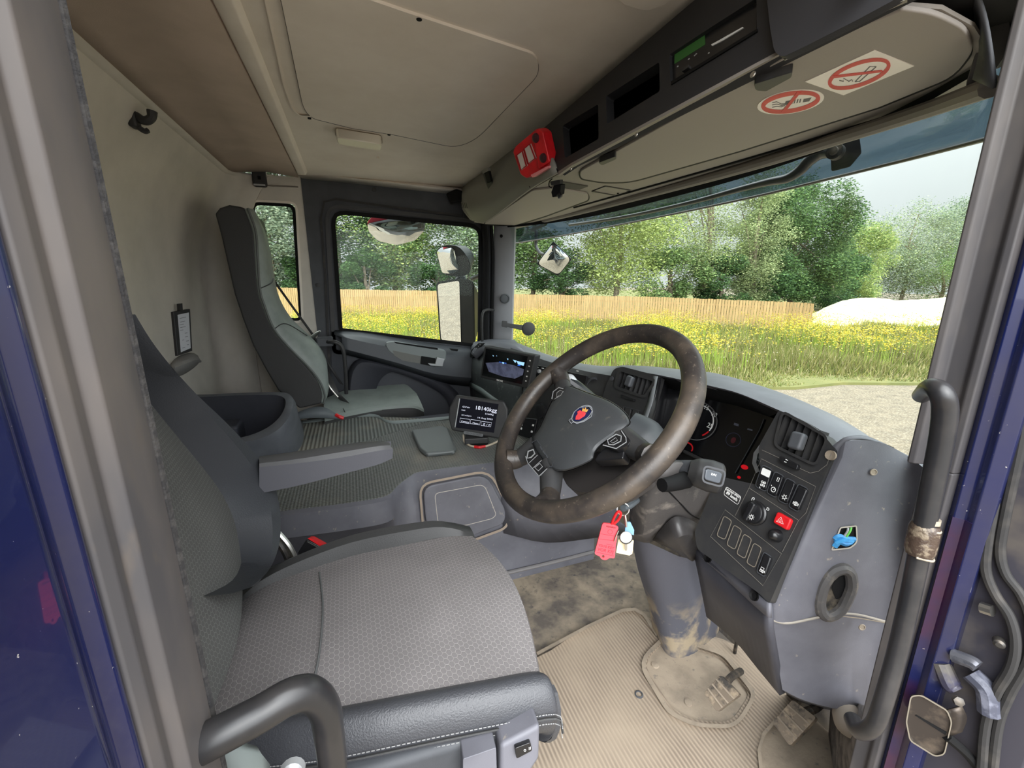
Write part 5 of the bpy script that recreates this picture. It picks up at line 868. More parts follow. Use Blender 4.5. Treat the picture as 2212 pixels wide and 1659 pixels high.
# ================= screens =================
mo = thing('camera_monitor', 'black monitor on the dash showing a dim rear view picture', 'monitor', A(1095, 800, X=.6))
MP = P3(A(1045, 748, X=.52), A(1156, 768, X=.63), A(1034, 817, X=.505))
mk('housing', plate(MP, [(1046, 747, 5), (1156, 768, 6), (1140, 840, 5), (1036, 816, 4)], -.028, .004), BLK, mo, bev=.006, seg=3)
mk('bezel', plate(MP, [(1050, 753), (1140, 770), (1127, 830), (1041, 811)], .004, .0046), M('screen_black', S(12, 12, 14), .12, spec=.6), mo)
scr = [(1053, 758), (1136, 775), (1128, 823), (1045, 805)]
SCM = M('screen_ground', S(50, 52, 66), .3, var=(S(96, 100, 120), 30, .4, .6), emis=(S(70, 74, 96), .35))
mk('picture_ground', plate(MP, [(1049, 784, 2), (1075, 782, 8), (1110, 789, 8), (1132, 798, 2), (1129, 810, 8), (1112, 818, 12), (1085, 813, 14), (1056, 803, 10)], .0046, .005), SCM, mo)
LIT = M('screen_light', S(150, 190, 220), .3, emis=(S(150, 200, 235), .7)); LITB = M('screen_blue', S(40, 80, 170), .3, emis=(S(40, 90, 190), .6))
mk('picture_lights', join(*[plate(MP, q, .0046, .0051) for q in ([(1116, 780), (1133, 783), (1131, 790), (1119, 787)], [(1108, 777), (1116, 779), (1113, 784)], [(1085, 782), (1089, 783), (1088, 786), (1085, 785)], [(1064, 767), (1067, 769), (1065, 770)], [(1095, 774), (1098, 775), (1097, 778)], [(1072, 768), (1073, 768), (1073, 770)])]), LIT, mo)
mk('picture_truck', join(*[plate(MP, q, .0045, .0049) for q in ([(1078, 781), (1094, 784), (1093, 788), (1078, 785)], [(1118, 788), (1124, 786), (1124, 791), (1118, 790)])]), LITB, mo)
mk('button_mark', join(*[plate(MP, [(x-1.5, y-1.5), (x+1.5, y-1), (x+1.2, y+1.7), (x-1.7, y+1.2)], .0046, .005) for x, y in ((1145, 779), (1143, 791), (1140, 802), (1138, 813), (1136, 823))]), WHITE, mo)
txt('lettering', 'BRIGADE', MP, (1073, 822), (1086, 825.5), WHITE, mo, d=.0045)
mk('mount_arm', tube([MP.p(1100, 800, -.03), MP.p(1105, 805, -.09)], .02, 10, k=1), BLK, mo); mk('cable', tube([MP.p(1130, 836, -.02), MP.p(1128, 850, -.02), MP.p(1134, 858, -.04)], .002, 6), VBLK, mo)
wd = thing('weighing_display', 'black weighing display with white figures standing on the engine cover', 'display', A(1035, 955, Z=TZ))
WD = P3(A(985, 855, Y=1.60), A(1092, 869, Y=1.50), A(980, 930, Y=1.575)); wo_ = [(985, 853, 5), (1089, 867, 6), (1097, 884, 12), (1097, 912, 14), (1080, 949, 8), (975, 930, 7), (968, 905, 10), (970, 880, 12)]
mk('housing', plate(WD, wo_, -.03, .0), BLK, wd, bev=.008, seg=3); mk('screen', plate(WD, [(992, 860), (1077, 873), (1067, 935), (982, 923)], .0, .002, 1), M('lcd_dark', S(24, 24, 32), .2), wd)
mk('side_glint', ring(WD, [(993, 861), (983, 923)], 2, .002, .003, closed=False), SILV, wd)
ET = M('lcd_text', S(200, 202, 214), .5, emis=(S(215, 218, 235), .45))
for s, p, q, hs in (('GVW', (999, 880), (1015, 882.5), 1.1), ('18140kgg', (1028, 884.5), (1073, 891), 1.5), ('net', (997, 886.5), (1005, 887.5), 1), ('5160kg', (1048, 895), (1066, 897.5), 1.1), ('07:47pm', (997, 897.5), (1018, 900), .9), ('14 Aug 2025', (1032, 903.5), (1064, 907.5), 1.1), ('Camera', (996, 911), (1013, 913.5), 1.2), ('Menu', (1021, 914.5), (1033, 916.5), 1.1), ('Z / P', (1043, 918), (1059, 920.5), 1.1)): txt('lettering', s, WD, p, q, ET, wd, hs=hs*.62, d=.002)
mk('key_outline', join(*[ring(WD, q, .7, .002, .0024) for q in ([(994, 903), (1015, 906), (1014, 915), (993, 912)], [(1017, 906), (1038, 909), (1036, 918), (1016, 915)], [(1040, 910), (1062, 913), (1060, 922), (1039, 919)])]), ET, wd)
mk('name_plate', plate(WD, [(1002, 931), (1044, 938), (1043, 944), (1001, 937)], 0, .003, 3), M('plate_grey', S(104, 106, 108), .4), wd); txt('lettering', 'PM-ONBOARD', WD, (1006, 937), (1040, 942), BLK, wd, d=.0032)
mk('foot', obox(A(1030, 945, Y=1.54)+V((0, .0, -.004)), (.045, -.01, 0), (.01, .03, 0), (0, 0, .012)), BLK, wd, bev=.004); mk('foot_plate', obox(A(1035, 957, Z=TZ+.004), (.035, -.008, 0), (.008, .025, 0), (0, 0, .003)), VBLK, wd)
mk('cable', tube([A(1001, 940, Z=TZ+.02), A(1004, 955, Z=TZ+.006), A(1020, 964, Z=TZ+.005), A(1045, 965, Z=TZ+.005), A(1072, 955, Z=TZ+.006), A(1085, 945, Z=TZ+.02)], .0042, 8), M('cable_cream', S(190, 176, 156), .5), wd)
mk('red_sleeve', tube([A(1025, 965, Z=TZ+.006), A(1036, 966, Z=TZ+.006), A(1048, 964, Z=TZ+.006)], .0055, 8), RED, wd)
# ================= rear storage bin =================
bn = thing('storage_bin', 'open grey moulded storage bin behind the engine cover', 'bin', A(640, 960, Z=TZ))
rim = [V((-.588, A(440, 852, Z=1.925).y+.01, 1.925)), A(450, 852, Z=1.925), A(510, 849, Z=1.925), A(590, 847, Z=1.925), A(622, 850, Z=1.92), A(634, 868, Z=1.91), A(624, 900, Z=1.885), A(600, 928, Z=1.86), A(560, 948, Z=1.835), A(500, 960, Z=1.82), V((-.588, A(430, 978, Z=1.81).y, 1.81))]
rin = [V((-.58, A(440, 857, Z=1.925).y, 1.925)), A(450, 857, Z=1.925), A(510, 854, Z=1.925), A(585, 853, Z=1.925), A(611, 858, Z=1.92), A(617, 872, Z=1.91), A(606, 898, Z=1.885), A(580, 922, Z=1.86), A(540, 940, Z=1.84), A(490, 950, Z=1.825), V((-.58, A(430, 965, Z=1.81).y, 1.81))]
bas = [V((-.58, 2.06, TZ)), V((-.45, 2.06, TZ)), V((-.36, 2.05, TZ)), V((-.30, 2.04, TZ)), A(648, 905, Z=TZ), A(656, 935, Z=TZ+.002), A(652, 962, Z=TZ), A(632, 985, Z=TZ), A(600, 1000, Z=TZ), A(540, 1015, Z=TZ), V((-.588, A(430, 1030, Z=TZ).y, TZ))]
mi = [p.lerp(q, .6)+V((0, 0, -.004)) for p, q in zip(rim, bas)]
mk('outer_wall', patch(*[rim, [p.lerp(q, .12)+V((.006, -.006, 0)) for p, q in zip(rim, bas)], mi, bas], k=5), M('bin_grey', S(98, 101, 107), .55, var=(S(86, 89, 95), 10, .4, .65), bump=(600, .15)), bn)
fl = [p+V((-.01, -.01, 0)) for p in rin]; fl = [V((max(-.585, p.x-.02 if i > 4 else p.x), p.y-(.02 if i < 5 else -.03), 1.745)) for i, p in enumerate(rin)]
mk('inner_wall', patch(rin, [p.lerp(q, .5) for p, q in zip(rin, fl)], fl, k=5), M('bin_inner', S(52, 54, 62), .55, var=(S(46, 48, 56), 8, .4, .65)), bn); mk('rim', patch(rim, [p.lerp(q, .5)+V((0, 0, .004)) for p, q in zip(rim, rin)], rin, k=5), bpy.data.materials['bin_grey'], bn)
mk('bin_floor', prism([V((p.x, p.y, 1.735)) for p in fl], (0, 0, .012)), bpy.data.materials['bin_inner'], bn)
mk('inner_box', obox(V((fl[2].x-.06, fl[2].y-.10, 1.80)), (.09, 0, 0), (0, .05, 0), (0, 0, .055)), bpy.data.materials['bin_inner'], bn, bev=.012)
mk('bin_label', plate(PL((0, 0, 1.748), (0, 0, 1)), [(515, 948), (562, 936), (566, 940), (520, 952)], 0, .001), M('label_buff', S(170, 160, 144), .7), bn)
# ================= seats =================
ds = thing('driver_seat', 'grey hexagon fabric driver seat with black leather bolsters and armrest', 'seat', (-.02, .64, 1.3))
fe = [A(508, 1310, Z=1.775), A(560, 1273, Z=1.785), A(640, 1240, Z=1.792), A(760, 1201, Z=1.80), A(880, 1176, Z=1.805), A(960, 1160, Z=1.805), A(1020, 1158, Z=1.80)]
ne = [A(440, 1560, Z=1.785), A(520, 1552, Z=1.79), A(640, 1540, Z=1.795), A(740, 1525, Z=1.80), A(900, 1495, Z=1.80), A(1050, 1468, Z=1.80), A(1163, 1450, Z=1.795)]
fr_ = [A(1045, 1185, Z=1.79), A(1095, 1270, Z=1.785), A(1132, 1355, Z=1.785), A(1160, 1425, Z=1.79)]
def crown(a, b, h, n=13): return [a.lerp(b, i/(n-1))+V((0, 0, h*math.sin(math.pi*i/(n-1)))) for i in range(n)]
F_, G_ = cr(fe, 4), cr(ne, 4); rows = []
for i, (a, b) in enumerate(zip(F_, G_)):
    r = crown(a, b, .012); k = i/(len(F_)-1)
    for j, p in enumerate(r): p.x += .028*math.sin(math.pi*j/12)*max(0, (k-.55)/.45)**1.5      # rounded front
    rows.append(r)
front = [[p+V((.004, 0, -.012)) for p in rows[-1]], [p+V((.006, 0, -.05)) for p in rows[-1]], [p+V((-.01, 0, -.09)) for p in rows[-1]]]
mk('cushion', grid(rows+front), FAB, ds)
mk('cushion_seam', tube([A(690, 1236, Z=1.800), A(697, 1300, Z=1.812), A(695, 1360, Z=1.815), A(688, 1420, Z=1.812), A(676, 1480, Z=1.808)], .0016, 6), M('seam_thread', S(84, 86, 86), .8), ds)
def bolster(edge, out, prof, k=3):
    rows = []
    for i, p in enumerate(edge):
        t = i/(len(edge)-1); s = min(1, math.sin(math.pi*min(1, max(0, t*1.0+.0)))**.0+0); rows.append([p+V((dx, out*dy, dz)) for dx, dy, dz in prof(t)])
    return grid(list(zip(*rows)))
ne2 = cr(ne+[A(1178, 1480, Z=1.775)], 4)
def nb(t):
    e = 1-.35*max(0, (t-.85)/.15); r = (t > .88)*.0
    return [(0, .0, 0), (.002, .012*e, .009), (.003, .028*e, .006), (.004, .042*e, -.012), (.004, .047*e, -.034), (.002, .045*e, -.05), (0, .036*e, -.072), (-.005, .02*e, -.09), (-.01, .0, -.10)]
mk('near_bolster', bolster(ne2, -1, nb), LEA, ds, sub=2)
mk('bolster_front', grid([[q+V((.008*k, .0, -.004*k)) for q in [ne2[-1]+V((dx, -dy, dz)) for dx, dy, dz in nb(1)]] for k in (0, 1)]+[[(ne2[-1]+V((-.0, .02, -.05))) for _ in range(9)]]), LEA, ds)
TH = M('stitching', S(150, 150, 150), .7)
def stitch(dy, dz, mat, r, dash): 
    pts = [p+V((.005, -dy, dz)) for p in ne2]
    return mk('stitch_line', tube(pts, r, 5, k=1), mat, ds) if not dash else mk('stitch_line', join(*[tube([pts[i].lerp(pts[i+1], a), pts[i].lerp(pts[i+1], a+.17)], r, 4, k=1) for i in range(len(pts)-1) for a in (.0, .25, .5, .75)]), mat, ds)
stitch(.0485, -.032, LEAD, .0016, False); stitch(.0475, -.026, TH, .0006, True); stitch(.0478, -.042, TH, .0006, True)
fb = [A(508, 1310, Z=1.775), A(560, 1273, Z=1.785), A(640, 1240, Z=1.792), A(760, 1201, Z=1.80), A(880, 1176, Z=1.805), A(960, 1160, Z=1.805), A(1026, 1162, Z=1.795)]
def fbp(t):
    h = .004+.03*math.sin(math.pi*t**1.4)**.9
    return [(0, 0, 0), (0, .008, h*.8), (0, .025, h), (0, .045, h*.5), (0, .055, -.03), (0, .05, -.09)]
mk('far_bolster', bolster(cr(fb, 4), 1, fbp), LEAD, ds)
mk('seat_base', prism([(-.25, .45, 1.62), (.16, .42, 1.62), (.19, .5, 1.62), (.19, .84, 1.62), (-.25, .86, 1.62)], (0, 0, .14)), DGREY, ds, bev=.01)
mk('seat_pedestal', box((-.20, .48, 1.295), (.12, .82, 1.62)), BLK, ds, bev=.02)
SBP = PL(A(1100, 1600, Y=.40), (-.1, -.98, .1))
mk('side_cover', plate(SBP, [(1080, 1612, 6), (1168, 1566, 6), (1166, 1640, 4), (1140, 1680), (1080, 1700)], -.03, .004), BLUG, ds, bev=.006)
mk('control_switch', plate(SBP, [(1112, 1617), (1146, 1604), (1150, 1622), (1116, 1640)], .004, .010, 4), BLKG, ds, bev=.002); mk('switch_print', join(ring(SBP, ell(1134, 1621, 2.2, 2.2, 0, 8), .9, .010, .0104), ring(SBP, [(1143, 1614), (1143, 1620)], .9, .010, .0104, closed=False), ring(SBP, [(1146, 1613), (1146, 1619)], .9, .010, .0104, closed=False)), WHITE, ds)
mk('side_cover', plate(SBP, [(1000, 1640), (1072, 1615), (1075, 1720), (1000, 1720)], -.03, .0, 4), BLUG, ds, bev=.004)
mk('rear_cover', patch([A(445, 1630, Y=.36), A(500, 1606, Y=.36), A(560, 1620, Y=.37), A(572, 1650, Y=.38)], [A(450, 1720, Y=.36), A(500, 1720, Y=.36), A(560, 1720, Y=.37), A(580, 1720, Y=.38)]), M('belt_cover', S(120, 128, 126), .6), ds, thick=.01)
mk('height_knob', lathe(A(632, 1662, Y=.38), (0, -1, .3), [(.012, 0), (.010, .006), (.006, .008)], 16), SILV, ds)
# backrest
def bx(z): return -.225-.26*(z-1.80)
zs = np.linspace(1.70, 2.42, 19); rows = []; back = []
for z in zs:
    t = (z-1.70)/.72; wy = .215-.05*max(0, t-.35)**1.2; c = .635; b = bx(z); bl = .055*math.sin(math.pi*min(1, .15+t*.8))
    rows.append([V((b-.02, c-wy-.03, z)), V((b+bl*.8, c-wy, z)), V((b+bl, c-wy+.03, z)), V((b+.006, c-wy+.075, z))])
    back.append([V((b+.004, c+(wy-.062)*s, z)) for s in np.linspace(-1, 1, 9)])
mk('backrest_near_bolster', grid(rows), LEA, ds)
fo = [(498, 1283, 1.0), (548, 1250, 1), (577, 1208, 1), (592, 1160, 1), (592, 1095, 1), (574, 1035, 1), (530, 975, 1), (470, 915, 1), (400, 855, 1), (335, 790, 1), (290, 735, 1), (255, 680, 1)]
fi = [(524, 1276), (522, 1240), (520, 1200), (510, 1140), (492, 1090), (465, 1045), (430, 1000), (385, 945), (340, 890), (295, 830), (250, 770), (215, 715)]
def bpx(x, y, dx):    # point of the backrest surface plane moved forward by dx
    d = ROT @ V((x-1106, -(y-829.5), -F)); t = (-.225+.26*(1.80-2.35)+0*0+dx)/(d.x+.26*d.z) ; t = (-.225-.26*(2.35-1.80)+dx)/(d.x+.26*d.z); return CAM+d*t
o1 = cr([bpx(x, y, .05) for x, y, _ in fo], 3); i1 = cr([bpx(x, y, .008) for x, y in fi], 3); m1 = [a.lerp(b, .5)+V((.03, 0, .006)) for a, b in zip(o1, i1)]
m2 = [a.lerp(b, .82)+V((.024, 0, .004)) for a, b in zip(i1, o1)]
fl_ = [(446, 1560), (432, 1500), (410, 1440), (380, 1370), (350, 1300), (320, 1240), (290, 1180), (255, 1120), (215, 1060), (170, 1000), (130, 940), (90, 880)]
l1 = cr([bpx(x, y, .004) for x, y in fl_], 3)
mk('backrest_fabric', grid([[a.lerp(b, k/8)+V((.012*math.sin(math.pi*k/8), 0, 0)) for a, b in zip(i1, l1)] for k in range(9)]), FABB, ds)
mk('backrest_far_bolster', grid([i1, m1, m2, o1, [p+V((-.05, .012, 0)) for p in o1], [p+V((-.10, .0, 0)) for p in o1]]), M('side_leather', S(60, 62, 66), .42, bump=(420, .5)), ds)
mk('backrest_shell', grid([[V((bx(z)-.09, .40, z)), V((bx(z)-.11, .64, z)), V((bx(z)-.09, .87, z))] for z in zs]), BLK, ds, thick=.01)
ar = thing('armrest', None, None, A(700, 1000, Y=.93), parent=ds)
ART = [A(560, 986, Y=.975), A(640, 975, Y=.975), A(740, 960, Y=.975), A(815, 953, Y=.975), A(840, 957, Y=.965)]; ARN = [A(560, 1001, Y=.925), A(640, 992, Y=.925), A(740, 976, Y=.925), A(815, 964, Y=.925), A(843, 962, Y=.935)]
ARM_ = [A(560, 1009, Y=.92), A(640, 1001, Y=.92), A(740, 988, Y=.92), A(815, 974, Y=.92), A(849, 970, Y=.935)]; ARB = [A(560, 1066, Y=.922), A(640, 1050, Y=.922), A(740, 1024, Y=.922), A(815, 1004, Y=.922), A(848, 990, Y=.935)]
arb2 = [p+V((0, .05, 0)) for p in ARB]
mk('top_pad', patch([p+V((0, .002, -.02)) for p in ART], ART, [p.lerp(q, .5)+V((0, 0, .004)) for p, q in zip(ART, ARN)], ARN, ARM_, k=4), M('arm_top', S(84, 84, 86), .55, bump=(500, .2)), ar)
mk('body', join(patch(ARM_, ARB, arb2, [p+V((0, .05, 0)) for p in ARM_], k=4), grid([[ARM_[-1], ARB[-1]], [ART[-1]+V((0, 0, -.01)), arb2[-1]]])), M('arm_side', S(86, 86, 92), .55, bump=(600, .15)), ar)
bk = thing('seat_belt_buckle', 'black seat belt buckle with a red button beside the driver cushion', 'buckle', A(670, 1190, Y=.93))
BKP = PL(A(675, 1185, Y=.92), (-.2, -.9, .35))
mk('housing', plate(BKP, [(642, 1195), (662, 1164), (703, 1186), (690, 1215), (655, 1216)], -.012, .01, 3), BLKG, bk, bev=.003); mk('release_button', plate(BKP, [(664, 1163), (673, 1163), (700, 1178), (702, 1187)], -.008, .012, 2), RED, bk, bev=.001); mk('metal_edge', ring(BKP, [(664, 1170), (700, 1190)], 2, .01, .0115, closed=False), METAL, bk)
mk('stalk', tube([A(600, 1150, Y=.95), A(625, 1180, Y=.94), A(645, 1220, Y=.93)], .006, 8), METAL, bk)
sm = tag(mk('seat_mechanism', join(tube([A(595, 1165, Y=.97), A(612, 1185, Y=.96), A(630, 1225, Y=.95)], .008, 8), tube([A(580, 1265, Y=.94), A(600, 1235, Y=.95), A(625, 1225, Y=.96)], .012, 8), tube([A(560, 1280, Y=.92), A(600, 1250, Y=.93), A(640, 1245, Y=.94)], .010, 8)), DMET), 'dusty metal linkage between the driver cushion and the engine cover', 'mechanism')
# passenger seat
ps = thing('passenger_seat', 'tall grey and black leather passenger seat beyond the engine cover', 'seat', A(700, 880, Y=2.0))
side = [(464, 461), (474, 449), (495, 442), (524, 447), (540, 459), (549, 500), (553, 552), (558, 624), (568, 660), (589, 711), (625, 754), (662, 791), (687, 823), (698, 852), (694, 872), (647, 883), (600, 843), (575, 801), (546, 747), (524, 689), (506, 635), (492, 574), (477, 508)]
SPL = PL((0, 1.93, 2), (0, 1, 0))
mk('backrest_side', plate(SPL, side, -.30, 0), LEAD, ps, bev=.008, seg=3)
seam = [(532, 450), (549, 500), (553, 552), (558, 624), (568, 660), (589, 711), (625, 754), (662, 791), (687, 823), (698, 852), (696, 872)]
sil = [(546, 452), (568, 498), (580, 545), (589, 602), (600, 646), (625, 689), (662, 725), (690, 754), (705, 783), (708, 816), (702, 850)]
s0 = [A(x+2, y, Y=1.925) for x, y in seam]; s2_ = [A(x, y, Y=2.03) for x, y in sil]; s1_ = [a.lerp(b, .5)+V((.012, 0, 0)) for a, b in zip(s0, s2_)]
s3_ = [V((p.x-.005, 2.12, p.z)) for p in s2_]; s4 = [V((p.x-.03, 2.21, p.z)) for p in s2_]
mk('backrest_front', patch(s0, s1_, s2_, s3_, s4, k=4), LEAG, ps, thick=.01, off=-1)
mk('piping', tube([p+V((.003, -.004, 0)) for p in s0], .004, 8), M('piping_grey', S(84, 88, 86), .45), ps)
mk('cross_seam', join(tube([s0[3], s1_[3]+V((.004, 0, 0)), s2_[3]+V((.003, 0, 0))], .002, 6), tube([s0[5], s1_[5]+V((.004, 0, 0)), s2_[6]+V((.003, 0, 0))], .002, 6)), LEAD, ps)
cn = [A(700, 900, Z=1.755), A(745, 890, Z=1.755), A(810, 878, Z=1.755), A(860, 873, Z=1.755), A(895, 873, Z=1.750), A(914, 881, Z=1.735)]
cf = [A(700, 862, Z=1.795), A(747, 842, Z=1.805), A(800, 829, Z=1.810), A(850, 826, Z=1.810), A(878, 831, Z=1.805), A(896, 846, Z=1.785)]
cm1 = [a.lerp(b, .25)+V((0, 0, .008)) for a, b in zip(cn, cf)]; cm2 = [a.lerp(b, .75)+V((0, 0, .01)) for a, b in zip(cn, cf)]; ce = [A(918, 895, Z=1.72)]
mk('cushion', patch(cn, cm1, cm2, cf, [p+V((0, .02, -.03)) for p in cf], k=4), LEAG, ps)
mk('cushion_piping', patch([p+V((0, 0, .002)) for p in cn], [p+V((.002, -.010, -.006)) for p in cn], [p+V((.002, -.012, -.02)) for p in cn], k=4), M('piping_light', S(128, 136, 132), .4), ps)
mk('cushion_side', patch([p+V((0, -.012, -.018)) for p in cn], [p+V((0, -.015, -.05)) for p in cn], [p+V((0, -.01, -.12)) for p in cn], k=4), LEAD, ps)
mk('cushion_front', grid([[cr(l, 4)[-1] for l in (cn, cm1, cm2, cf)], [cr(l, 4)[-1]+V((.01, 0, -.06)) for l in (cn, cm1, cm2, cf)], [cr(l, 4)[-1]+V((0, 0, -.2)) for l in (cn, cm1, cm2, cf)]]), LEAG, ps)
mk('cushion_seam', tube([A(745, 890, Z=1.760), A(738, 875, Z=1.769), A(735, 862, Z=1.777)], .002, 6), LEAD, ps)
mk('seat_box', box((-.25, 2.04, 1.295), (.18, 2.18, 1.70)), BLK, ps, bev=.01)
mk('hinge_cover', patch([A(640, 893, Y=1.93), A(668, 882, Y=1.93), A(700, 880, Y=1.93), A(735, 900, Y=1.93)], [A(642, 906, Y=1.92), A(668, 903, Y=1.91), A(700, 903, Y=1.91), A(738, 906, Y=1.92)], k=4), M('hinge_grey', S(88, 94, 98), .5), ps, thick=.01)
mk('buckle_tip', tube([A(726, 896, Y=1.92), A(733, 900, Y=1.91), A(742, 903, Y=1.91)], .008, 8), RED, ps)
sb = thing('seat_belt', 'black seat belt running down behind the passenger seat', 'seat belt', A(640, 690, Y=2.24))
def strap(pts, w): rows = [[p-V((w, 0, -w*.5)), p+V((w, 0, -w*.5))] for p in pts]; return grid(rows)
mk('webbing', strap([A(590, 604, Y=2.26), A(630, 660, Y=2.25), A(675, 722, Y=2.24), A(712, 790, Y=2.18), A(738, 830, Y=2.15)], .008), BLK, sb, thick=.002)
mk('tongue', tube([A(668, 735, Y=2.22), A(682, 722, Y=2.2), A(692, 715, Y=2.19)], .008, 8, rr=[.012, .008, .004]), METAL, sb)
mk('lower_webbing', strap([A(700, 800, Y=2.1), A(722, 845, Y=2.08), A(745, 868, Y=2.08)], .02), BLK, sb, thick=.003); mk('anchor', tube([A(706, 825, Y=2.08), A(715, 840, Y=2.08), A(730, 858, Y=2.07)], .005, 8), METAL, sb)
# ================= outside mirrors, visor =================
def mirror(name, label, loc, housing_px, glass_px, Y, n, depth, hmat=BLKG, grp=None, tilt=None, ofs=.004):
    o = thing(name, label, 'mirror', loc, grp); mp_ = PL(A(*housing_px[0][:2], Y=Y), n)
    g = plate(mp_, housing_px, -depth, 0, 6); k = len(g[0])//2; c = sum(g[0][:k], V((0, 0, 0)))/k
    c = sum(g[0][k:], V((0, 0, 0)))/k; g = (g[0][:k]+[(c+(v-c)*.62) for v in g[0][k:]], g[1])
    mk('housing', g, hmat, o, bev=.004, seg=2)
    gp = rnd(glass_px, 6); gc = sum((V(p[:2]) for p in gp), V((0, 0)))/len(gp)
    R = [[mp_.p(*(gc+(V(p)-gc)*s), ofs+b) for p in gp] for s, b in ((1, 0), (.75, tilt or 0), (.4, (tilt or 0)*1.6), (.05, (tilt or 0)*1.8))]
    gg = grid(R, cu=True); mk('glass', (gg[0], gg[1]+[tuple(range(3*len(gp), 4*len(gp)))]), CHROME, o); return o
VC = M('visor_reflect', S(120, 122, 124), .02, metal=1)
HB = M('mirror_housing', S(24, 28, 31), .42, spec=.3, dirt=(S(120, 120, 120), 160, .72, .75))
mirror('wing_mirror', 'tall main door mirror outside the passenger window', A(985, 740, Y=2.62), [(941, 608, 10), (1000, 600, 14), (1024, 606, 14), (1026, 748, 10), (1000, 752, 10), (950, 742, 16)], [(945, 614), (992, 606), (996, 745), (975, 743), (953, 734)], 2.62, (-.80, -.60, -.13), .10, HB, 'mirrors on the passenger side')
mirror('wide_angle_mirror', 'smaller upper wide angle mirror above the main passenger side mirror', A(980, 590, Y=2.60), [(939, 540, 14), (960, 528, 14), (990, 530, 26), (1014, 560, 26), (1018, 590, 14), (995, 600, 14), (955, 594, 14)], [(943, 543), (955, 533), (980, 536), (992, 585), (975, 591), (955, 590)], 2.60, (-.76, -.55, -.36), .10, HB, 'mirrors on the passenger side', tilt=.01)
mirror('kerb_mirror', 'oval kerb mirror hanging above the passenger window', A(856, 480, Y=2.55), [(792, 480), (796, 500), (815, 520), (856, 530), (898, 520), (918, 498), (921, 470), (900, 462), (810, 460)], [(793, 483), (797, 501), (816, 520), (856, 529.5), (897, 519.5), (917, 498), (920, 474), (856, 470)], 2.55, (-.25, -.78, -.58), .05, M('mirror_red_edge', S(196, 60, 84), .4), 'mirrors on the passenger side', tilt=.012)
mk('bracket', tube([A(856, 464, Y=2.55), A(857, 450, Y=2.53), V((.255, 2.45, 2.80)), V((.25, 2.34, 2.85))], .022, 10), VBLK, bpy.data.objects['kerb_mirror'])
mk('mirror_arm', join(tube([A(1020, 602, Y=2.62), A(1046, 592, Y=2.45), V((.78, 2.34, 2.36))], .014, 8, k=1), tube([A(990, 596, Y=2.66), A(1000, 606, Y=2.66)], .03, 8, k=1)), HB, bpy.data.objects['wing_mirror'])
fm = thing('front_mirror', 'small front mirror on a bent arm seen through the windscreen', 'mirror', A(1200, 560, X=1.3), 'mirrors on the passenger side')
FMP = PL(A(1198, 558, X=1.30), (-.60, -.68, -.42)); fq = [(1195, 520, 12), (1236, 560, 10), (1206, 598, 10), (1157, 571, 10)]
g = plate(FMP, fq, -.06, 0); k = len(g[0])//2; c = sum(g[0][k:], V((0, 0, 0)))/k
mk('housing', (g[0][:k]+[c+(v-c)*.7 for v in g[0][k:]], g[1]), HB, fm, bev=.008, seg=3)
gp = rnd([(1195, 524, 12), (1233, 560, 10), (1206, 594, 10), (1161, 570, 10)]); gc = V((1198, 560))
R = [[FMP.p(*(gc+(V(p)-gc)*s), .004+b) for p in gp] for s, b in ((1, 0), (.75, .012), (.4, .02), (.05, .023))]; gg = grid(R, cu=True)
mk('glass', (gg[0], gg[1]+[tuple(range(3*len(gp), 4*len(gp)))]), CHROME, fm)
mk('arm', tube([V((.9, 2.3, 2.68)), V((1.2, 2.62, 2.70)), A(1150, 496, X=1.28), A(1158, 500, X=1.28), A(1158, 530, X=1.29), A(1166, 546, X=1.30), A(1176, 550, X=1.31)], .012, 10), TBLACK, fm)
vs = thing('sun_visor', 'smoky translucent outside sun visor over the windscreen', 'sun visor', A(1700, 400, X=1.25))
low = cr([A(1105, 527, X=1.10), A(1209, 510, X=1.22), A(1330, 487, X=1.27), A(1456, 462, X=1.28), A(1620, 427, X=1.27), A(1763, 393, X=1.24), A(1950, 347, X=1.14), A(2131, 300, X=.97)], 4)
mk('visor_sheet', grid([low, [p+V((.03, 0, .06)) for p in low], [p+V((.05, 0, .14)) for p in low], [p+V((.04, 0, .26)) for p in low]]), TINT, vs, thick=.004)
mk('lower_edge', tube(low, .004, 6, k=1), M('visor_edge', S(70, 62, 60), .4), vs)
va = thing('visor_bracket', 'bent black tube bracket bolted under the outside sun visor', 'bracket', A(1805, 325, X=1.1))
mk('tube', tube([A(1803, 328, X=1.14), A(1776, 330, X=1.15), A(1750, 345, X=1.155), A(1728, 368, X=1.16), A(1700, 385, X=1.165), A(1660, 393, X=1.17), A(1600, 408, X=1.18), A(1480, 440, X=1.19), A(1340, 470, X=1.18), A(1230, 486, X=1.16)], .014, 12, rr=[.014, .015, .013, .010, .007, .007]), TBLACK, va)
mk('bolt', lathe(A(1805, 328, X=1.135), (-1, -.3, 0), [(.018, -.01), (.018, .01), (.010, .011), (.009, .018), (.004, .019)], 16), DMET, va)
mk('tab', plate(PL(A(1810, 340, X=1.17), (-1, -.3, 0)), [(1792, 300), (1855, 290), (1860, 330), (1835, 360), (1796, 370)], 0, .004, 4), VBLK, va)
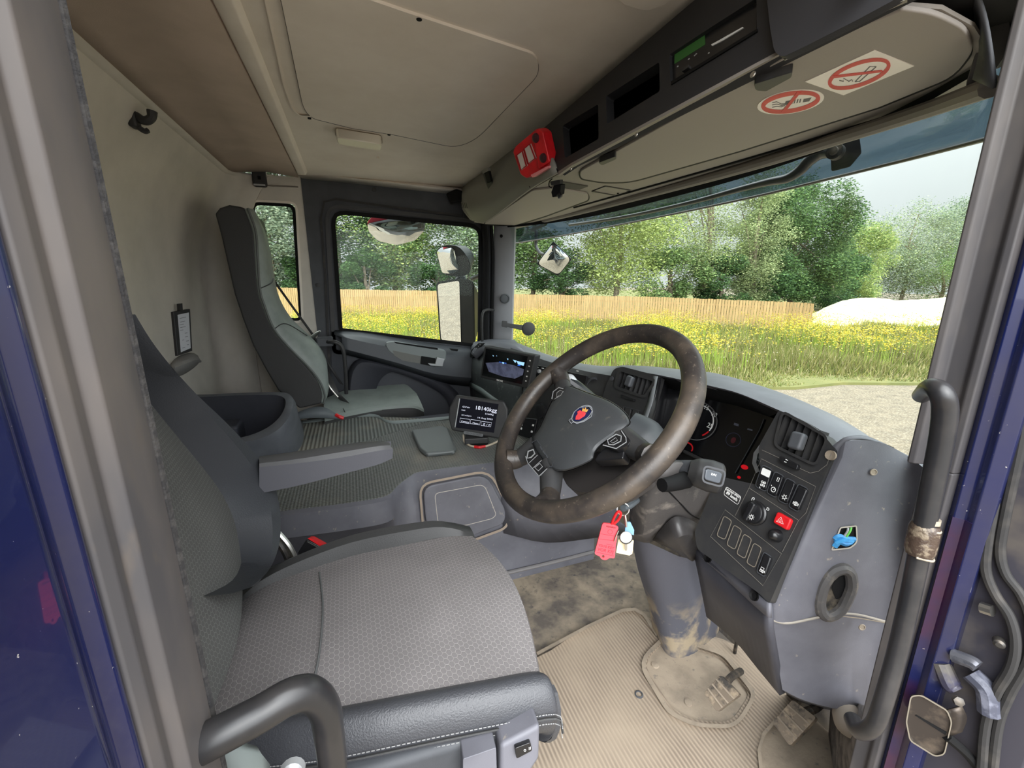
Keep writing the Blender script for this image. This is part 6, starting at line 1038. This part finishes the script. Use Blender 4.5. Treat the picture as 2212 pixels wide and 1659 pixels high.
# ================= doorway hardware at the right =================
tA = tag(mk('seal_tube', tube([A(x, y, X=.705) for x, y in ((2240, 300), (2226, 450), (2206, 650), (2186, 820), (2170, 955), (2148, 1080), (2131, 1180), (2130, 1235), (2150, 1285), (2180, 1330), (2193, 1385), (2184, 1440), (2150, 1500), (2128, 1570), (2118, 1700))], .0055, 10), RUBB), 'rubber seal tube bending down the doorway edge, the left of the pair', 'seal', 'pair of rubber seals at the open door')
tB = tag(mk('seal_tube', tube([A(x, y, X=.71) for x, y in ((2262, 700), (2228, 850), (2196, 1000), (2170, 1120), (2160, 1190), (2172, 1240), (2205, 1285), (2225, 1340), (2222, 1420), (2180, 1500), (2155, 1570), (2140, 1700))], .0052, 10), RUBB), 'rubber seal tube bending down the doorway edge, the right of the pair', 'seal', 'pair of rubber seals at the open door')
st_ = thing('door_check', 'folded metal door bracket with a dark slot at the bottom right', 'bracket', A(2000, 1590, X=.67))
DCP = PL(A(2000, 1560, X=.672), (-.85, -.5, .1))
mk('plate', plate(DCP, [(1958, 1560, 6), (1968, 1504, 8), (1990, 1502, 8), (2046, 1535, 8), (2056, 1560, 8), (2040, 1630, 8), (2020, 1634, 8), (1966, 1600, 8)], -.004, .0), M('bracket_bronze', S(62, 56, 52), .4, metal=.5, var=(S(96, 86, 76), 40, .5, .7)), st_, bev=.001)
mk('plate_edge', ring(DCP, rnd([(1958, 1560, 6), (1968, 1504, 8), (1990, 1502, 8), (2046, 1535, 8), (2056, 1560, 8), (2040, 1630, 8), (2020, 1634, 8), (1966, 1600, 8)]), 3, -.003, .003), METAL, st_)
mk('slot', plate(DCP, [(1977, 1546, 1), (1980, 1545, 1), (2045, 1582, 1), (2042, 1588, 1)], 0, .001), VBLK, st_)
mk('folded_side', patch([DCP.p(2046, 1533, 0), DCP.p(2056, 1560, 0), DCP.p(2050, 1590, 0)], [DCP.p(2078, 1525, -.004), DCP.p(2088, 1550, -.006), DCP.p(2078, 1580, -.004)], k=3), bpy.data.materials['bracket_bronze'], st_, thick=.002)
mk('bolt', lathe(DCP.p(2067, 1512, .0), (-.6, -.7, .4), [(.006, 0), (.006, .005), (.003, .006)], 6), DMET, st_)
mk('check_strap', tube([DCP.p(2045, 1590, 0), DCP.p(2090, 1630, -.01), DCP.p(2130, 1680, -.02)], .006, 8), VBLK, st_)
lt_ = thing('hinge', None, None, A(2060, 1450, X=.70), parent=t4)
mk('link', tube([A(2032, 1430, X=.70), A(2052, 1475, X=.70), A(2066, 1492, X=.70)], .0095, 10, rr=[.010, .011, .009]), M('hinge_worn', S(92, 88, 84), .4, var=(S(60, 58, 76), 30, .45, .6)), lt_)
mk('knuckle', tube([A(2060, 1416, X=.70), A(2098, 1430, X=.70), A(2112, 1440, X=.70)], .0085, 10), M('hinge_silver', S(112, 113, 120), .3, metal=.5, var=(S(80, 82, 92), 40, .5, .6)), lt_)
mk('lower_link', tube([A(2098, 1455, X=.705), A(2130, 1490, X=.705), A(2136, 1540, X=.705)], .011, 10), M('hinge_dark', S(70, 72, 84), .4, var=(S(110, 112, 124), 50, .5, .65)), lt_)
mk('chrome_pin', tube([A(2120, 1312, X=.70), A(2145, 1320, X=.70)], .007, 10, k=1), METAL, lt_); mk('rubber_stop', lathe(A(2158, 1388, X=.70), (-1, -.4, 0), [(.006, -.004), (.0055, .004), (.003, .006)], 14), DMET, lt_)
# sill shapes at the pedals
kp = tag(mk('kick_panel', patch([A(1800, 1520, X=.99), A(1845, 1520, X=.93), A(1880, 1530, X=.84)], [A(1795, 1590, X=.98), A(1830, 1600, X=.88), A(1862, 1600, X=.80)], [A(1800, 1700, X=.92), A(1830, 1720, X=.84), A(1870, 1720, X=.76)], k=4), M('scuffed_kick', S(140, 134, 128), .7, var=(S(96, 92, 90), 30, .42, .6)), thick=.01), 'scuffed grey kick panel at the foot of the near pillar', 'panel')
kp['kind'] = 'structure'
rr_ = tag(mk('release_knob', lathe(A(1840, 1562, X=.86), (-.7, -.7, .3), [(.028, -.02), (.03, 0), (.022, .016), (.01, .024)], 20), M('knob_buff', S(150, 140, 128), .7)), 'round dusty buff cap beside the lower end of the right grab handle', 'cap')
